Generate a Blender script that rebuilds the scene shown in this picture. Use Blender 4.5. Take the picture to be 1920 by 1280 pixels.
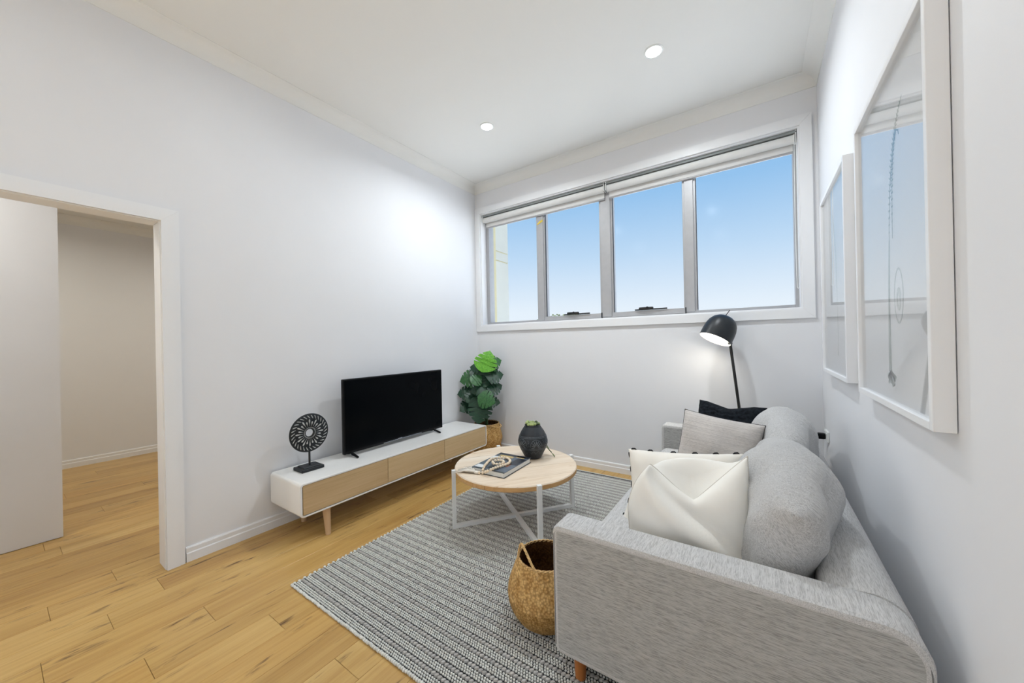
import bpy, bmesh, math, random
from mathutils import Vector, Matrix, Euler
random.seed(7)
for o in list(bpy.data.objects): bpy.data.objects.remove(o)
sc = bpy.context.scene
COL = sc.collection
PI = math.pi

# ------------------------------------------------------------------ camera, sky, exposure
cam_d = bpy.data.cameras.new('camera'); cam = bpy.data.objects.new('camera', cam_d); COL.objects.link(cam)
cam_d.sensor_width = 36; cam_d.lens = 12.666; cam_d.clip_start = .02; cam_d.clip_end = 600
def cam_matrix(pos, yaw, pitch, roll):
    f = Vector((-math.sin(yaw)*math.cos(pitch), math.cos(yaw)*math.cos(pitch), math.sin(pitch)))
    r = Vector((math.cos(yaw), math.sin(yaw), 0)); u = r.cross(f)
    r2 = math.cos(roll)*r + math.sin(roll)*u; u2 = -math.sin(roll)*r + math.cos(roll)*u
    m = Matrix((r2, u2, -f)).transposed().to_4x4(); m.translation = pos
    return m
cam.matrix_world = cam_matrix((2.879, -3.460, 1.290), .5992, .0010, -.0203)
sc.camera = cam

SKY_STRENGTH = .727
world = bpy.data.worlds.new('sky'); sc.world = world; world.use_nodes = True
nt = world.node_tree; nt.nodes.clear()
wo = nt.nodes.new('ShaderNodeOutputWorld'); bg = nt.nodes.new('ShaderNodeBackground')
tc = nt.nodes.new('ShaderNodeTexCoord'); sx = nt.nodes.new('ShaderNodeSeparateXYZ'); cr = nt.nodes.new('ShaderNodeValToRGB')
nt.links.new(tc.outputs['Generated'], sx.inputs[0]); nt.links.new(sx.outputs['Z'], cr.inputs[0])
nt.links.new(cr.outputs[0], bg.inputs[0]); nt.links.new(bg.outputs[0], wo.inputs[0]); bg.inputs[1].default_value = SKY_STRENGTH
def lin(c): return tuple((v/255/12.92 if v/255 <= .04045 else ((v/255+.055)/1.055)**2.4) for v in c)
sky_stops = [(0, (236,246,254)), (.08, (230,242,253)), (.22, (190,219,246)), (.36, (148,195,238)), (.6, (112,168,228)), (1, (88,148,216))]
while len(cr.color_ramp.elements) < len(sky_stops): cr.color_ramp.elements.new(.5)
for e, (p, c) in zip(cr.color_ramp.elements, sky_stops): e.position = p; e.color = (*lin(c), 1)

sc.view_settings.view_transform = 'Standard'; sc.view_settings.look = 'None'
sc.view_settings.gamma = 1; sc.view_settings.use_curve_mapping = False
sc.view_settings.exposure = 0.46
DOWNLIGHT_W = 1.9
# sun aimed through the added rear doors, to bounce light into the room
sun_d = bpy.data.lights.new('sun', 'SUN'); sun_d.energy = 19.5; sun_d.angle = math.radians(.6); sun_d.color = (.93, .97, 1)
sun = bpy.data.objects.new('sun', sun_d); COL.objects.link(sun); sun.rotation_euler = Vector((-.6, .5, -.5)).to_track_quat('-Z', 'Y').to_euler()

# ------------------------------------------------------------------ materials
MATS = {}
class NB:
    def __init__(s, name):
        s.m = bpy.data.materials.new(name); s.m.use_nodes = True; s.t = s.m.node_tree; s.t.nodes.clear()
        s.out = s.n('ShaderNodeOutputMaterial'); s.b = s.n('ShaderNodeBsdfPrincipled'); s.l(s.b.outputs[0], s.out.inputs[0])
    def n(s, t, **k):
        x = s.t.nodes.new(t)
        for a, v in k.items(): setattr(x, a, v)
        return x
    def l(s, a, b): s.t.links.new(a, b)
    def set(s, **k):
        for a, v in k.items(): s.b.inputs[a.replace('_', ' ')].default_value = v
    def coord(s, kind='Object', scale=(1,1,1), rand=False):
        tc = s.n('ShaderNodeTexCoord'); mp = s.n('ShaderNodeMapping'); mp.inputs['Scale'].default_value = scale
        src = tc.outputs['Object' if kind == 'Tilt' else kind]
        if kind == 'Tilt':
            vr_ = s.n('ShaderNodeVectorRotate', rotation_type='Y_AXIS'); vr_.inputs['Angle'].default_value = .75; s.l(src, vr_.inputs['Vector']); src = vr_.outputs[0]
        if rand:
            oi = s.n('ShaderNodeObjectInfo'); ml = s.n('ShaderNodeMath', operation='MULTIPLY'); ml.inputs[1].default_value = 57.0
            ad = s.n('ShaderNodeVectorMath', operation='ADD'); s.l(oi.outputs['Random'], ml.inputs[0]); s.l(src, ad.inputs[0]); s.l(ml.outputs[0], ad.inputs[1]); src = ad.outputs[0]
        s.l(src, mp.inputs[0]); return mp.outputs[0]
    def noise(s, vec, scale=5, detail=4, rough=.5, dist=0):
        n = s.n('ShaderNodeTexNoise'); n.inputs['Scale'].default_value = scale; n.inputs['Detail'].default_value = detail
        n.inputs['Roughness'].default_value = rough; n.inputs['Distortion'].default_value = dist; s.l(vec, n.inputs['Vector']); return n.outputs[0]
    def ramp(s, fac, stops):
        r = s.n('ShaderNodeValToRGB')
        while len(r.color_ramp.elements) < len(stops): r.color_ramp.elements.new(.5)
        for e, (p, c) in zip(r.color_ramp.elements, stops): e.position = p; e.color = (*c, 1)
        s.l(fac, r.inputs[0]); return r.outputs[0]
    def mix(s, fac, a, b, mode='MIX'):
        x = s.n('ShaderNodeMix', data_type='RGBA', blend_type=mode)
        for i, v in ((0, fac), (6, a), (7, b)):
            if isinstance(v, (int, float)): x.inputs[i].default_value = v
            elif isinstance(v, tuple): x.inputs[i].default_value = (*v, 1)
            else: s.l(v, x.inputs[i])
        return x.outputs[2]
    def bump(s, h, strength=.2, dist=.002):
        b = s.n('ShaderNodeBump'); b.inputs['Strength'].default_value = strength; b.inputs['Distance'].default_value = dist
        s.l(h, b.inputs['Height']); s.l(b.outputs[0], s.b.inputs['Normal'])
    def color(s, c): 
        if isinstance(c, tuple): s.b.inputs['Base Color'].default_value = (*c, 1)
        else: s.l(c, s.b.inputs['Base Color'])
def simple(name, col, rough=.5, metal=0, spec=.5, nscale=0, nvar=.1, bump=0, bscale=200):
    k = NB(name); c = lin(col); k.set(Roughness=rough, Metallic=metal, Specular_IOR_Level=spec)
    v = k.coord()
    f = k.noise(v, nscale or 12, 3)
    k.color(k.ramp(f, [(.3, tuple(x*(1-nvar) for x in c)), (.7, tuple(min(1, x*(1+nvar)) for x in c))]))
    if bump: k.bump(k.noise(v, bscale, 3), bump, .002)
    MATS[name] = k.m; return k.m
def fabric(name, light, dark, axis=0, rough=.9, bump=.35, stretch=(40, 520), amt=1.0, wrinkle=0, space='Object'):
    k = NB(name); k.set(Roughness=rough, Specular_IOR_Level=.15)
    s = [stretch[1]]*3; s[axis] = stretch[0]
    f = k.noise(k.coord(space, scale=tuple(s)), 1, 3, .6)
    s2 = [150]*3; s2[axis] = 4
    g = k.noise(k.coord(space, scale=tuple(s2)), 1, 2)
    c1 = k.ramp(f, [(.36, lin(dark)), (.56, lin(light))])
    c2 = k.ramp(g, [(.3, tuple(x*.74 for x in lin(light))), (.7, lin(light))])
    k.color(k.mix(.55*amt, c2, c1))
    if wrinkle:
        wn = k.noise(k.coord(scale=(16, 24, 11)), 1, 3, .5, 1.6); ad = k.n('ShaderNodeMath', operation='MULTIPLY_ADD'); k.l(wn, ad.inputs[0]); ad.inputs[1].default_value = wrinkle; k.l(f, ad.inputs[2])
        k.bump(ad.outputs[0], bump, .0022)
    else: k.bump(f, bump, .0015)
    try: k.b.inputs['Sheen Weight'].default_value = .15
    except KeyError: pass
    MATS[name] = k.m; return k.m

simple('wall_paint', (233,234,237), .6, spec=.3, nvar=.008, nscale=3, bump=.04, bscale=350)
simple('ceiling_paint', (236,236,233), .7, spec=.2, nvar=.006, nscale=2)
simple('trim_paint', (238,239,241), .35, spec=.4, nvar=.006, nscale=4)
simple('aluminium', (174,174,176), .42, metal=.3, nvar=.03, nscale=20)
simple('head_shade_grey', (140,145,145), .5, nvar=.03)
simple('dark_gasket_shade', (38,42,46), .6)
simple('blind_fabric', (226,226,224), .8, spec=.2, nvar=.02, bump=.1, bscale=900)
simple('white_plastic', (236,238,236), .35, nvar=.01)
simple('white_lacquer', (240,239,236), .28, spec=.4, nvar=.008)
simple('white_metal', (238,239,238), .35, spec=.4, nvar=.01)
simple('black_metal', (18,20,22), .4, nvar=.1)
simple('black_plastic', (10,11,13), .35, spec=.2, nvar=.1)
simple('black_wood', (22,27,31), .55, nvar=.25, nscale=30, bump=.2, bscale=120)
simple('whitewash', (186,186,184), .8, nvar=.2, nscale=60)
simple('lamp_black', (30,34,38), .38, spec=.4, nvar=.05)
simple('lamp_inner', (245,244,240), .5, nvar=.01)
simple('silver', (170,172,176), .3, metal=.8)
simple('winder_black', (15,16,17), .45)
simple('yellow_tape', (224,196,70), .6)
simple('soil', (40,30,24), .95, nvar=.4, nscale=60, bump=.6, bscale=90)
simple('stem_green', (52,78,40), .6, nvar=.2)
simple('vase_black', (27,33,40), .42, nvar=.3, nscale=40, bump=.25, bscale=90)
simple('vase_line', (134,142,148), .7, nvar=.3, nscale=80)
simple('succulent', (158,172,112), .55, nvar=.25, nscale=60)
simple('succulent_dark', (70,84,48), .6, nvar=.3, nscale=60)
simple('bead_wood', (232,214,188), .6, nvar=.06, nscale=60, bump=.1, bscale=200)
simple('cotton', (232,226,216), .9, nvar=.05, nscale=60)
simple('page_paper', (228,227,222), .8, nvar=.05, nscale=150)
simple('book_spine', (196,199,202), .5, nvar=.03)
simple('cover_blue', (92,102,114), .35, nvar=.25, nscale=25)
simple('cover_dark', (38,42,50), .35, nvar=.3, nscale=30)
simple('cover_white', (222,224,224), .35, nvar=.05)
simple('cover_orange', (178,112,84), .35, nvar=.3, nscale=50)
simple('cover_yellow', (196,170,112), .35, nvar=.25, nscale=60)
simple('cream_linen', (236,231,222), .85, spec=.15, nvar=.025, nscale=9, bump=.25, bscale=420)
simple('cream_cotton', (240,237,230), .85, spec=.15, nvar=.02, nscale=9, bump=.2, bscale=500)
simple('seam_cream', (212,206,196), .9)
simple('black_thread', (20,21,26), .9)
simple('piping_dark', (74,70,70), .9)
simple('rug_base', (40,42,45), .95, nvar=.3, nscale=90)
simple('rug_white', (222,222,216), .95, spec=.1, nvar=.09, nscale=45)
simple('rug_grey', (184,181,177), .95, spec=.1, nvar=.16, nscale=30)
simple('print_paper', (236,238,240), .8, nvar=.01)
simple('fern_ink', (150,163,160), .9, nvar=.25, nscale=90)
simple('fern_pale', (196,204,203), .9, nvar=.15, nscale=90)
simple('clad_cream', (196,186,146), .7, nvar=.03)
simple('clad_olive', (128,120,84), .8, nvar=.05)
simple('clad_panel', (190,190,181), .7, nvar=.02)
simple('tree_green', (62,72,46), .9, nvar=.35, nscale=.8)
simple('bark', (92,78,62), .9, nvar=.3)
simple('bounce_ground', (218,218,217), .95, spec=.1, nvar=.06, nscale=.3)
simple('sofa_seam', (118,117,116), .95)
simple('subfloor', (70,50,32), .9)
fabric('sofa_x_shade', (184,184,182), (116,116,114), 0)  # darker copy of the sofa fabric, shade of the arm sides painted in
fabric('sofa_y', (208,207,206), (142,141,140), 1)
fabric('sofa_z', (204,203,202), (128,127,126), 2, wrinkle=7, space='Tilt')
fabric('linen_grey', (205,199,194), (168,162,158), 0, stretch=(60, 300), amt=.6, wrinkle=5, space='UV')
k = NB('black_knit'); k.set(Roughness=.95, Specular_IOR_Level=.1); v = k.coord()
f = k.noise(v, 55, 4); k.color(k.ramp(f, [(.3, (.004,.005,.007)), (.7, (.018,.022,.028))])); k.bump(f, .8, .006); MATS['black_knit'] = k.m

def emission(name, col, strength):
    k = NB(name); k.set(Base_Color=(.9,.9,.9,1), Emission_Color=(*lin(col), 1), Emission_Strength=strength); MATS[name] = k.m
emission('downlight_lens', (255,252,244), 14)
emission('bulb_glow', (255,246,230), 22)
def glass(name, gloss_rough=0.0, ior=1.5, tint=(1,1,1)):
    k = NB(name); k.t.nodes.remove(k.b)
    tr = k.n('ShaderNodeBsdfTransparent'); tr.inputs[0].default_value = (*tint, 1)
    gl = k.n('ShaderNodeBsdfGlossy'); gl.inputs['Roughness'].default_value = gloss_rough
    fr = k.n('ShaderNodeFresnel'); ge = k.n('ShaderNodeNewGeometry'); mr = k.n('ShaderNodeMapRange')
    mr.inputs['To Min'].default_value = ior; mr.inputs['To Max'].default_value = 1/ior      # same reflectance on both faces of the sheet
    k.l(ge.outputs['Backfacing'], mr.inputs['Value']); k.l(mr.outputs[0], fr.inputs[0])
    mx = k.n('ShaderNodeMixShader'); k.l(fr.outputs[0], mx.inputs[0]); k.l(tr.outputs[0], mx.inputs[1]); k.l(gl.outputs[0], mx.inputs[2]); k.l(mx.outputs[0], k.out.inputs[0])
    MATS[name] = k.m
glass('clear_glass'); glass('window_glass', .12, 1.18)
k = NB('tv_screen'); k.set(Roughness=.18, Specular_IOR_Level=.06); v = k.coord(); k.color(k.ramp(k.noise(v, 3, 2), [(.3, (.0015,.002,.003)), (.7, (.002,.003,.004))])); MATS['tv_screen'] = k.m

def wood(name, stops, axis, knots=True, rough=.38, grain=(1.6, 42), rand=True, knot_col=(.14,.07,.03), knot_at=(.66, .74), bump=.06):
    k = NB(name); k.set(Roughness=rough, Specular_IOR_Level=.4)
    s = [grain[1]]*3; s[axis] = grain[0]
    v = k.coord(scale=tuple(s), rand=rand)
    f = k.noise(v, 1, 5, .6, .4)
    s2 = [6]*3; s2[axis] = .7
    g = k.noise(k.coord(scale=tuple(s2), rand=rand), 1, 3, .5, .8)
    c = k.mix(.5, k.ramp(f, stops), k.ramp(g, stops))
    if rand:
        oi = k.n('ShaderNodeObjectInfo')
        c = k.mix(1.0, c, k.ramp(oi.outputs['Random'], [(0, (.86,.80,.74)), (.35, (1,.97,.93)), (.7, (1,1,1)), (1, (1.0,.93,.84))]), 'MULTIPLY')
    if knots:
        s3 = [17]*3; s3[axis] = 3.0
        h = k.noise(k.coord(scale=tuple(s3), rand=rand), 1, 4, .62, .6)
        kf = k.ramp(h, [(knot_at[0], (0,0,0)), (knot_at[1], (1,1,1))])
        s4 = [90]*3; s4[axis] = 6
        st = k.ramp(k.noise(k.coord(scale=tuple(s4), rand=rand), 1, 3, .6), [(.42, (0,0,0)), (.56, (1,1,1))])
        kk = k.mix(1.0, kf, st, 'MULTIPLY')
        c = k.mix(kk, c, knot_col)
    k.color(c); k.bump(f, bump, .001); MATS[name] = k.m
wood('oak_floor', [(.3, lin((172,132,72))), (.5, lin((198,162,99))), (.72, lin((212,180,118)))], 1, rough=.3, knot_at=(.585, .69), knot_col=(.13,.065,.022))
wood('oak_veneer', [(.3, lin((190,162,120))), (.55, lin((207,181,140))), (.75, lin((217,193,154)))], 1, knots=False, rough=.5, grain=(2.2, 90), bump=.03)
wood('oak_leg', [(.3, lin((196,160,122))), (.7, lin((216,184,146)))], 2, knots=False, rough=.5, rand=False)
wood('teak_leg', [(.3, lin((150,88,40))), (.7, lin((184,116,60)))], 2, knots=False, rough=.45, rand=False)
wood('mango_top', [(.28, lin((210,188,160))), (.5, lin((228,211,190))), (.75, lin((238,226,210)))], 0, rough=.6, grain=(2.5, 60), knot_col=lin((196,158,112)), knot_at=(.6, .72), bump=.15)
wood('mango_edge', [(.28, lin((186,140,88))), (.55, lin((214,172,118))), (.75, lin((226,190,140)))], 0, rough=.6, grain=(3, 50), bump=.12, knot_col=lin((120,84,48)))
def weave(name, c1, c2, scale):
    k = NB(name); k.set(Roughness=.8, Specular_IOR_Level=.2); v = k.coord()
    w = k.n('ShaderNodeTexVoronoi'); w.inputs['Scale'].default_value = scale; k.l(v, w.inputs['Vector'])
    n = k.noise(v, 30, 4); c = k.ramp(n, [(.3, lin(c1)), (.7, lin(c2))])
    d = k.ramp(w.outputs['Distance'], [(.25, (1,1,1)), (.75, (.55,.5,.45))])
    k.color(k.mix(1.0, c, d, 'MULTIPLY')); k.bump(w.outputs['Distance'], .6, -.004); MATS[name] = k.m
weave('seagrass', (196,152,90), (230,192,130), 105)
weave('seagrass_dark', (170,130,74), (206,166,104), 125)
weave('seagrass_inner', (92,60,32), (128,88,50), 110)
simple('seagrass_rope', (206,170,116), .85, nvar=.25, nscale=90, bump=.5, bscale=160)
def leafmat(name, c1, c2):
    k = NB(name); k.set(Roughness=.38, Specular_IOR_Level=.4); v = k.coord(rand=True)
    k.color(k.ramp(k.noise(v, 14, 3), [(.3, lin(c1)), (.7, lin(c2))])); MATS[name] = k.m
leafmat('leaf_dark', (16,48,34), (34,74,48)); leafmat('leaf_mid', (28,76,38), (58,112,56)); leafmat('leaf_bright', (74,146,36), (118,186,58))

# ------------------------------------------------------------------ geometry helpers
class G:
    def __init__(s): s.v = []; s.f = []; s.mi = []
    def add(s, vs, fs, mi=0):
        b = len(s.v); s.v += [tuple(x) for x in vs]; s.f += [tuple(i+b for i in f) for f in fs]; s.mi += [mi]*len(fs); return s
    def xf(s, M): s.v = [tuple(M @ Vector(x)) for x in s.v]; return s
    def move(s, x, y, z): s.v = [(a+x, b+y, c+z) for a, b, c in s.v]; return s
    def join(s, g, mi=None):
        b = len(s.v); s.v += g.v; s.f += [tuple(i+b for i in f) for f in g.f]; s.mi += ([mi]*len(g.f) if mi is not None else g.mi); return s
    def box(s, x0, x1, y0, y1, z0, z1, mi=0):
        return s.add([(x0,y0,z0),(x1,y0,z0),(x1,y1,z0),(x0,y1,z0),(x0,y0,z1),(x1,y0,z1),(x1,y1,z1),(x0,y1,z1)],
                     [(0,3,2,1),(4,5,6,7),(0,1,5,4),(1,2,6,5),(2,3,7,6),(3,0,4,7)], mi)
    def rbox(s, x0, x1, y0, y1, z0, z1, r=.01, seg=3):
        bm = bmesh.new(); bmesh.ops.create_cube(bm, size=1)
        for v in bm.verts: v.co = Vector(((x0+x1)/2+v.co.x*(x1-x0), (y0+y1)/2+v.co.y*(y1-y0), (z0+z1)/2+v.co.z*(z1-z0)))
        bmesh.ops.bevel(bm, geom=list(bm.edges), offset=r, segments=seg, profile=.5, affect='EDGES', clamp_overlap=True)
        bm.verts.index_update(); s.add([v.co for v in bm.verts], [[v.index for v in f.verts] for f in bm.faces]); bm.free(); return s
    def tube(s, pts, r, seg=8, closed=False, caps=True):
        P = [Vector(p) for p in pts]; n = len(P); R = r if isinstance(r, (list, tuple)) else [r]*n
        vs = []; N = None
        for i in range(n):
            a = P[i-1] if (i or closed) else P[i]; b = P[(i+1) % n] if (i < n-1 or closed) else P[i]
            t = (b-a).normalized()
            if N is None: N = t.orthogonal().normalized()
            else: N = (N - t*N.dot(t)); N = N.normalized() if N.length > 1e-6 else t.orthogonal().normalized()
            B = t.cross(N)
            vs += [P[i] + R[i]*(math.cos(2*PI*j/seg)*N + math.sin(2*PI*j/seg)*B) for j in range(seg)]
        fs = []
        for i in range(n if closed else n-1):
            k = (i+1) % n
            fs += [(i*seg+j, i*seg+(j+1) % seg, k*seg+(j+1) % seg, k*seg+j) for j in range(seg)]
        if caps and not closed: fs += [tuple(reversed(range(seg))), tuple(range((n-1)*seg, n*seg))]
        return s.add(vs, fs)
    def lathe(s, prof, c=(0,0,0), seg=32, cap0=True, cap1=False, mi=0):
        vs = []; n = len(prof)
        for r, z in prof: vs += [(c[0]+r*math.cos(2*PI*j/seg), c[1]+r*math.sin(2*PI*j/seg), c[2]+z) for j in range(seg)]
        fs = [(i*seg+j, i*seg+(j+1) % seg, (i+1)*seg+(j+1) % seg, (i+1)*seg+j) for i in range(n-1) for j in range(seg)]
        if cap0: fs.append(tuple(reversed(range(seg))))
        if cap1: fs.append(tuple(range((n-1)*seg, n*seg)))
        return s.add(vs, fs, mi)
    def prism(s, poly, axis, a, b):
        # poly in the two other axes (in cyclic order), extruded from a to b along axis
        def P(u, v, w): return {0: (w, u, v), 1: (v, w, u), 2: (u, v, w)}[axis]
        n = len(poly); vs = [P(u, v, a) for u, v in poly] + [P(u, v, b) for u, v in poly]
        return s.add(vs, [tuple(reversed(range(n))), tuple(range(n, 2*n))] + [(i, (i+1) % n, n+(i+1) % n, n+i) for i in range(n)])
    def sphere(s, c, r, seg=12, rings=7, sc_=(1,1,1)):
        vs = [(c[0], c[1], c[2]-r*sc_[2])]
        for i in range(1, rings):
            a = -PI/2 + PI*i/rings
            vs += [(c[0]+r*sc_[0]*math.cos(a)*math.cos(2*PI*j/seg), c[1]+r*sc_[1]*math.cos(a)*math.sin(2*PI*j/seg), c[2]+r*sc_[2]*math.sin(a)) for j in range(seg)]
        vs.append((c[0], c[1], c[2]+r*sc_[2])); L = len(vs)-1
        fs = [(0, 1+(j+1) % seg, 1+j) for j in range(seg)]
        for i in range(rings-2): fs += [(1+i*seg+j, 1+i*seg+(j+1) % seg, 1+(i+1)*seg+(j+1) % seg, 1+(i+1)*seg+j) for j in range(seg)]
        fs += [(L, 1+(rings-2)*seg+j, 1+(rings-2)*seg+(j+1) % seg) for j in range(seg)]
        return s.add(vs, fs)
def mesh(name, g, mats, smooth=False, fix=True):
    me = bpy.data.meshes.new(name); me.from_pydata(g.v, [], g.f)
    for m in (mats if isinstance(mats, (list, tuple)) else [mats]): me.materials.append(MATS[m] if isinstance(m, str) else m)
    if any(g.mi): me.polygons.foreach_set('material_index', g.mi)
    if fix:
        bm = bmesh.new(); bm.from_mesh(me); bmesh.ops.recalc_face_normals(bm, faces=bm.faces); bm.to_mesh(me); bm.free()
    if getattr(g, 'uv', None):
        ul = me.uv_layers.new(name='UVMap')
        for lp in me.loops: ul.data[lp.index].uv = g.uv[lp.vertex_index]
    if smooth:
        me.polygons.foreach_set('use_smooth', [True]*len(me.polygons))
        if smooth != 'all':
            try: me.set_sharp_from_angle(angle=math.radians(40))
            except Exception: pass
    me.update(); return me
ROOT = {}
def part(name, g, mats, parent=None, smooth=False, kind=None, label=None, origin=None):
    """geometry given in world coordinates; parented below parent's root"""
    org = Vector(ROOT[parent.name]) if parent else Vector(origin or (0,0,0))
    g.move(-org.x, -org.y, -org.z)
    o = bpy.data.objects.new(name, mesh(name, g, mats, smooth)); COL.objects.link(o)
    if parent: o.parent = parent
    else: o.location = org
    ROOT[o.name] = tuple(org)
    if kind: o['kind'] = kind
    if label: o['label'] = label
    return o
def thing(name, label, cat, loc, group=None):
    o = bpy.data.objects.new(name, None); COL.objects.link(o); o.location = loc; o.empty_display_size = .1
    o['label'] = label; o['category'] = cat
    if group: o['group'] = group
    ROOT[o.name] = tuple(loc); return o
def tag(o, label, cat, group=None):
    o['label'] = label; o['category'] = cat
    if group: o['group'] = group
    return o
def struct(name, g, mats, parent=None, smooth=False, label=None):
    o = part(name, g, mats, parent, smooth)
    if not parent: o['kind'] = 'structure'
    if label: o['label'] = label
    return o
def struct_root(name, loc=(0,0,0)):
    o = bpy.data.objects.new(name, None); COL.objects.link(o); o.location = loc; o['kind'] = 'structure'; ROOT[o.name] = tuple(loc); return o
def inst(name, me, loc, parent, rot=None):
    """linked copy of a mesh at a world location below parent"""
    o = bpy.data.objects.new(name, me); COL.objects.link(o); o.parent = parent
    o.location = Vector(loc) - Vector(ROOT[parent.name])
    if rot is not None: o.rotation_euler = rot
    ROOT[o.name] = ROOT[parent.name]; return o

# ------------------------------------------------------------------ room shell
W, CZ, HC, YR = 3.265, 3.21, 3.12, -6.4           # width, ceiling, cornice foot, rear wall
DY0, DY1, DH = -3.78, -2.862, 2.05                # doorway in the left wall
WT = .12                                          # wall thickness
FX0, FZ = -3.41, 2.78                             # far wall and ceiling of the adjoining room
OX0, OX1, OZ0, OZ1 = .075, 3.16, 1.495, 2.865     # window opening
BT = .26                                          # back wall thickness

# floor: a sub-floor slab with individual boards
floor = struct('floor', G().box(FX0-.1, W+.12, YR-.1, BT, -.08, -.0135), 'subfloor')
PW, PX = .169, .062
known = {0: -2.928, 1: -3.136, 2: -3.343, 5: -2.70}
i0 = math.floor((FX0-PX)/PW); i1 = math.ceil((W-PX)/PW)
rnd = random.Random(11)
for i in range(i0, i1):
    xa = max(PX+i*PW, FX0); xb = min(PX+(i+1)*PW, W)
    ya, yb = (YR, 0.0) if xb > -.12 else (-4.6, -.6)
    if i in known: y = known[i]
    else: y = -3.35+((i*.618+.37) % 1.0)*2.2
    cuts = [y]
    a = y
    while a > ya+.5: a -= rnd.choice((1.3, 1.6, 1.9, 2.1)); cuts.append(a)
    a = y
    while a < yb-.5: a += rnd.choice((1.3, 1.6, 1.9, 2.1)); cuts.append(a)
    cuts = [ya] + sorted(c for c in cuts if ya+.25 < c < yb-.25) + [yb]
    for c0, c1 in zip(cuts, cuts[1:]):
        lx, ly = (xb-xa)/2-.0004, (c1-c0)/2-.0005
        e = .0012
        g = G(); g.v = [(sx_*lx, sy_*ly, -.013) for sx_, sy_ in ((-1,-1),(1,-1),(1,1),(-1,1))] + [(sx_*lx, sy_*ly, -.0012) for sx_, sy_ in ((-1,-1),(1,-1),(1,1),(-1,1))] + [(sx_*(lx-e), sy_*(ly-e), 0) for sx_, sy_ in ((-1,-1),(1,-1),(1,1),(-1,1))]
        g.f = [(0,3,2,1),(8,9,10,11)] + [(j, (j+1) % 4, 4+(j+1) % 4, 4+j) for j in range(4)] + [(4+j, 4+(j+1) % 4, 8+(j+1) % 4, 8+j) for j in range(4)]; g.mi = [0]*10
        o = bpy.data.objects.new('plank', mesh('plank', g, 'oak_floor')); COL.objects.link(o); o.parent = floor; o.location = ((xa+xb)/2, (c0+c1)/2, 0)

def wall_y(name, x0, x1, y0, y1, z1, hole=None):   # a wall running along Y with an optional doorway (y0,y1,height)
    g = G()
    if hole:
        a, b, h = hole; g.box(x0, x1, y0, a, 0, z1); g.box(x0, x1, b, y1, 0, z1); g.box(x0, x1, a, b, h, z1)
    else: g.box(x0, x1, y0, y1, 0, z1)
    return struct(name, g, 'wall_paint')
wall_y('wall_left', -WT, 0, YR-.1, BT, CZ+.05, (DY0, DY1, DH))
wall_y('wall_right', W, W+.12, YR-.1, BT, CZ+.05)
g = G(); g.box(0, OX0, 0, BT, 0, CZ+.05); g.box(OX1, W, 0, BT, 0, CZ+.05); g.box(OX0, OX1, 0, BT, 0, OZ0); g.box(OX0, OX1, 0, BT, OZ1, CZ+.05)
struct('wall_back', g, 'wall_paint')
RX0, RX1, RZ0, RZ1 = .35, 2.95, .05, 2.45          # unseen glazed doors added behind the camera to admit light
g = G(); g.box(0, RX0, YR-.1, YR, 0, CZ+.05); g.box(RX1, W, YR-.1, YR, 0, CZ+.05); g.box(RX0, RX1, YR-.1, YR, RZ1, CZ+.05); g.box(RX0, RX1, YR-.1, YR, 0, RZ0)
struct('wall_front', g, 'wall_paint')
struct('ceiling', G().box(-WT, W+.12, YR-.1, BT, CZ, CZ+.12), 'ceiling_paint')
# adjoining room beyond the doorway
struct('wall_far', G().box(FX0-.1, FX0, -4.7, -.5, 0, FZ+.05), 'wall_paint')
struct('wall_partition', G().box(-1.24, -1.125, -4.7, -3.165, 0.004, FZ), 'wall_paint')
struct('wall_hall_end', G().box(FX0, -WT, -.6, -.5, 0, FZ+.05), 'wall_paint')
struct('wall_hall_front', G().box(FX0, -WT, -4.7, -4.6, 0, FZ+.05), 'wall_paint')
struct('ceiling_hall', G().box(FX0-.1, -WT, -4.7, -.5, FZ, FZ+.08), 'ceiling_paint')

# skirting boards
def skirt(name, axis, a, b, face, sgn):
    h, t = .088, .015
    pr = [(0,0), (t,0), (t,.05), (t-.004,.056), (t-.004,h-.008), (t-.008,h), (0,h)]
    g = G()
    if axis == 1: g.prism([(z, face+sgn*u) for u, z in pr], 1, a, b)
    else: g.prism([(face+sgn*u, z) for u, z in pr], 0, a, b)
    return struct(name, g, 'trim_paint')
skirt('baseboard_left', 1, DY1+.075, 0, 0, 1)
skirt('baseboard_left_rear', 1, YR, DY0-.07, 0, 1)
skirt('baseboard_back', 0, .015, W-.015, 0, -1)
skirt('baseboard_right', 1, YR, 0, W, -1)
skirt('baseboard_far', 1, -4.6, -.6, FX0, 1)

# cove cornices
def cove(name, axis, a, b, face, sgn, z=CZ, s=.09):
    pr = [(0, 0), (0, -s), (.004, -s)]
    for i in range(9):
        t = PI/2*i/8; pr.append((.006 + (s-.012)*(1-math.cos(t)), -s+.006 + (s-.012)*math.sin(t)))
    pr += [(s, -.004), (s, 0)]
    g = G()
    if axis == 1: g.prism([(z+v, face+sgn*u) for u, v in pr], 1, a, b)
    else: g.prism([(face+sgn*u, z+v) for u, v in pr], 0, a, b)
    return struct(name, g, 'ceiling_paint', smooth=True)
cove('trim_2', 1, YR, 0, 0, 1); cove('trim_3', 0, 0, W, 0, -1); cove('trim_4', 1, YR, 0, W, -1); cove('trim_5', 1, -4.6, -.6, FX0, 1, FZ, .09)

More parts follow.
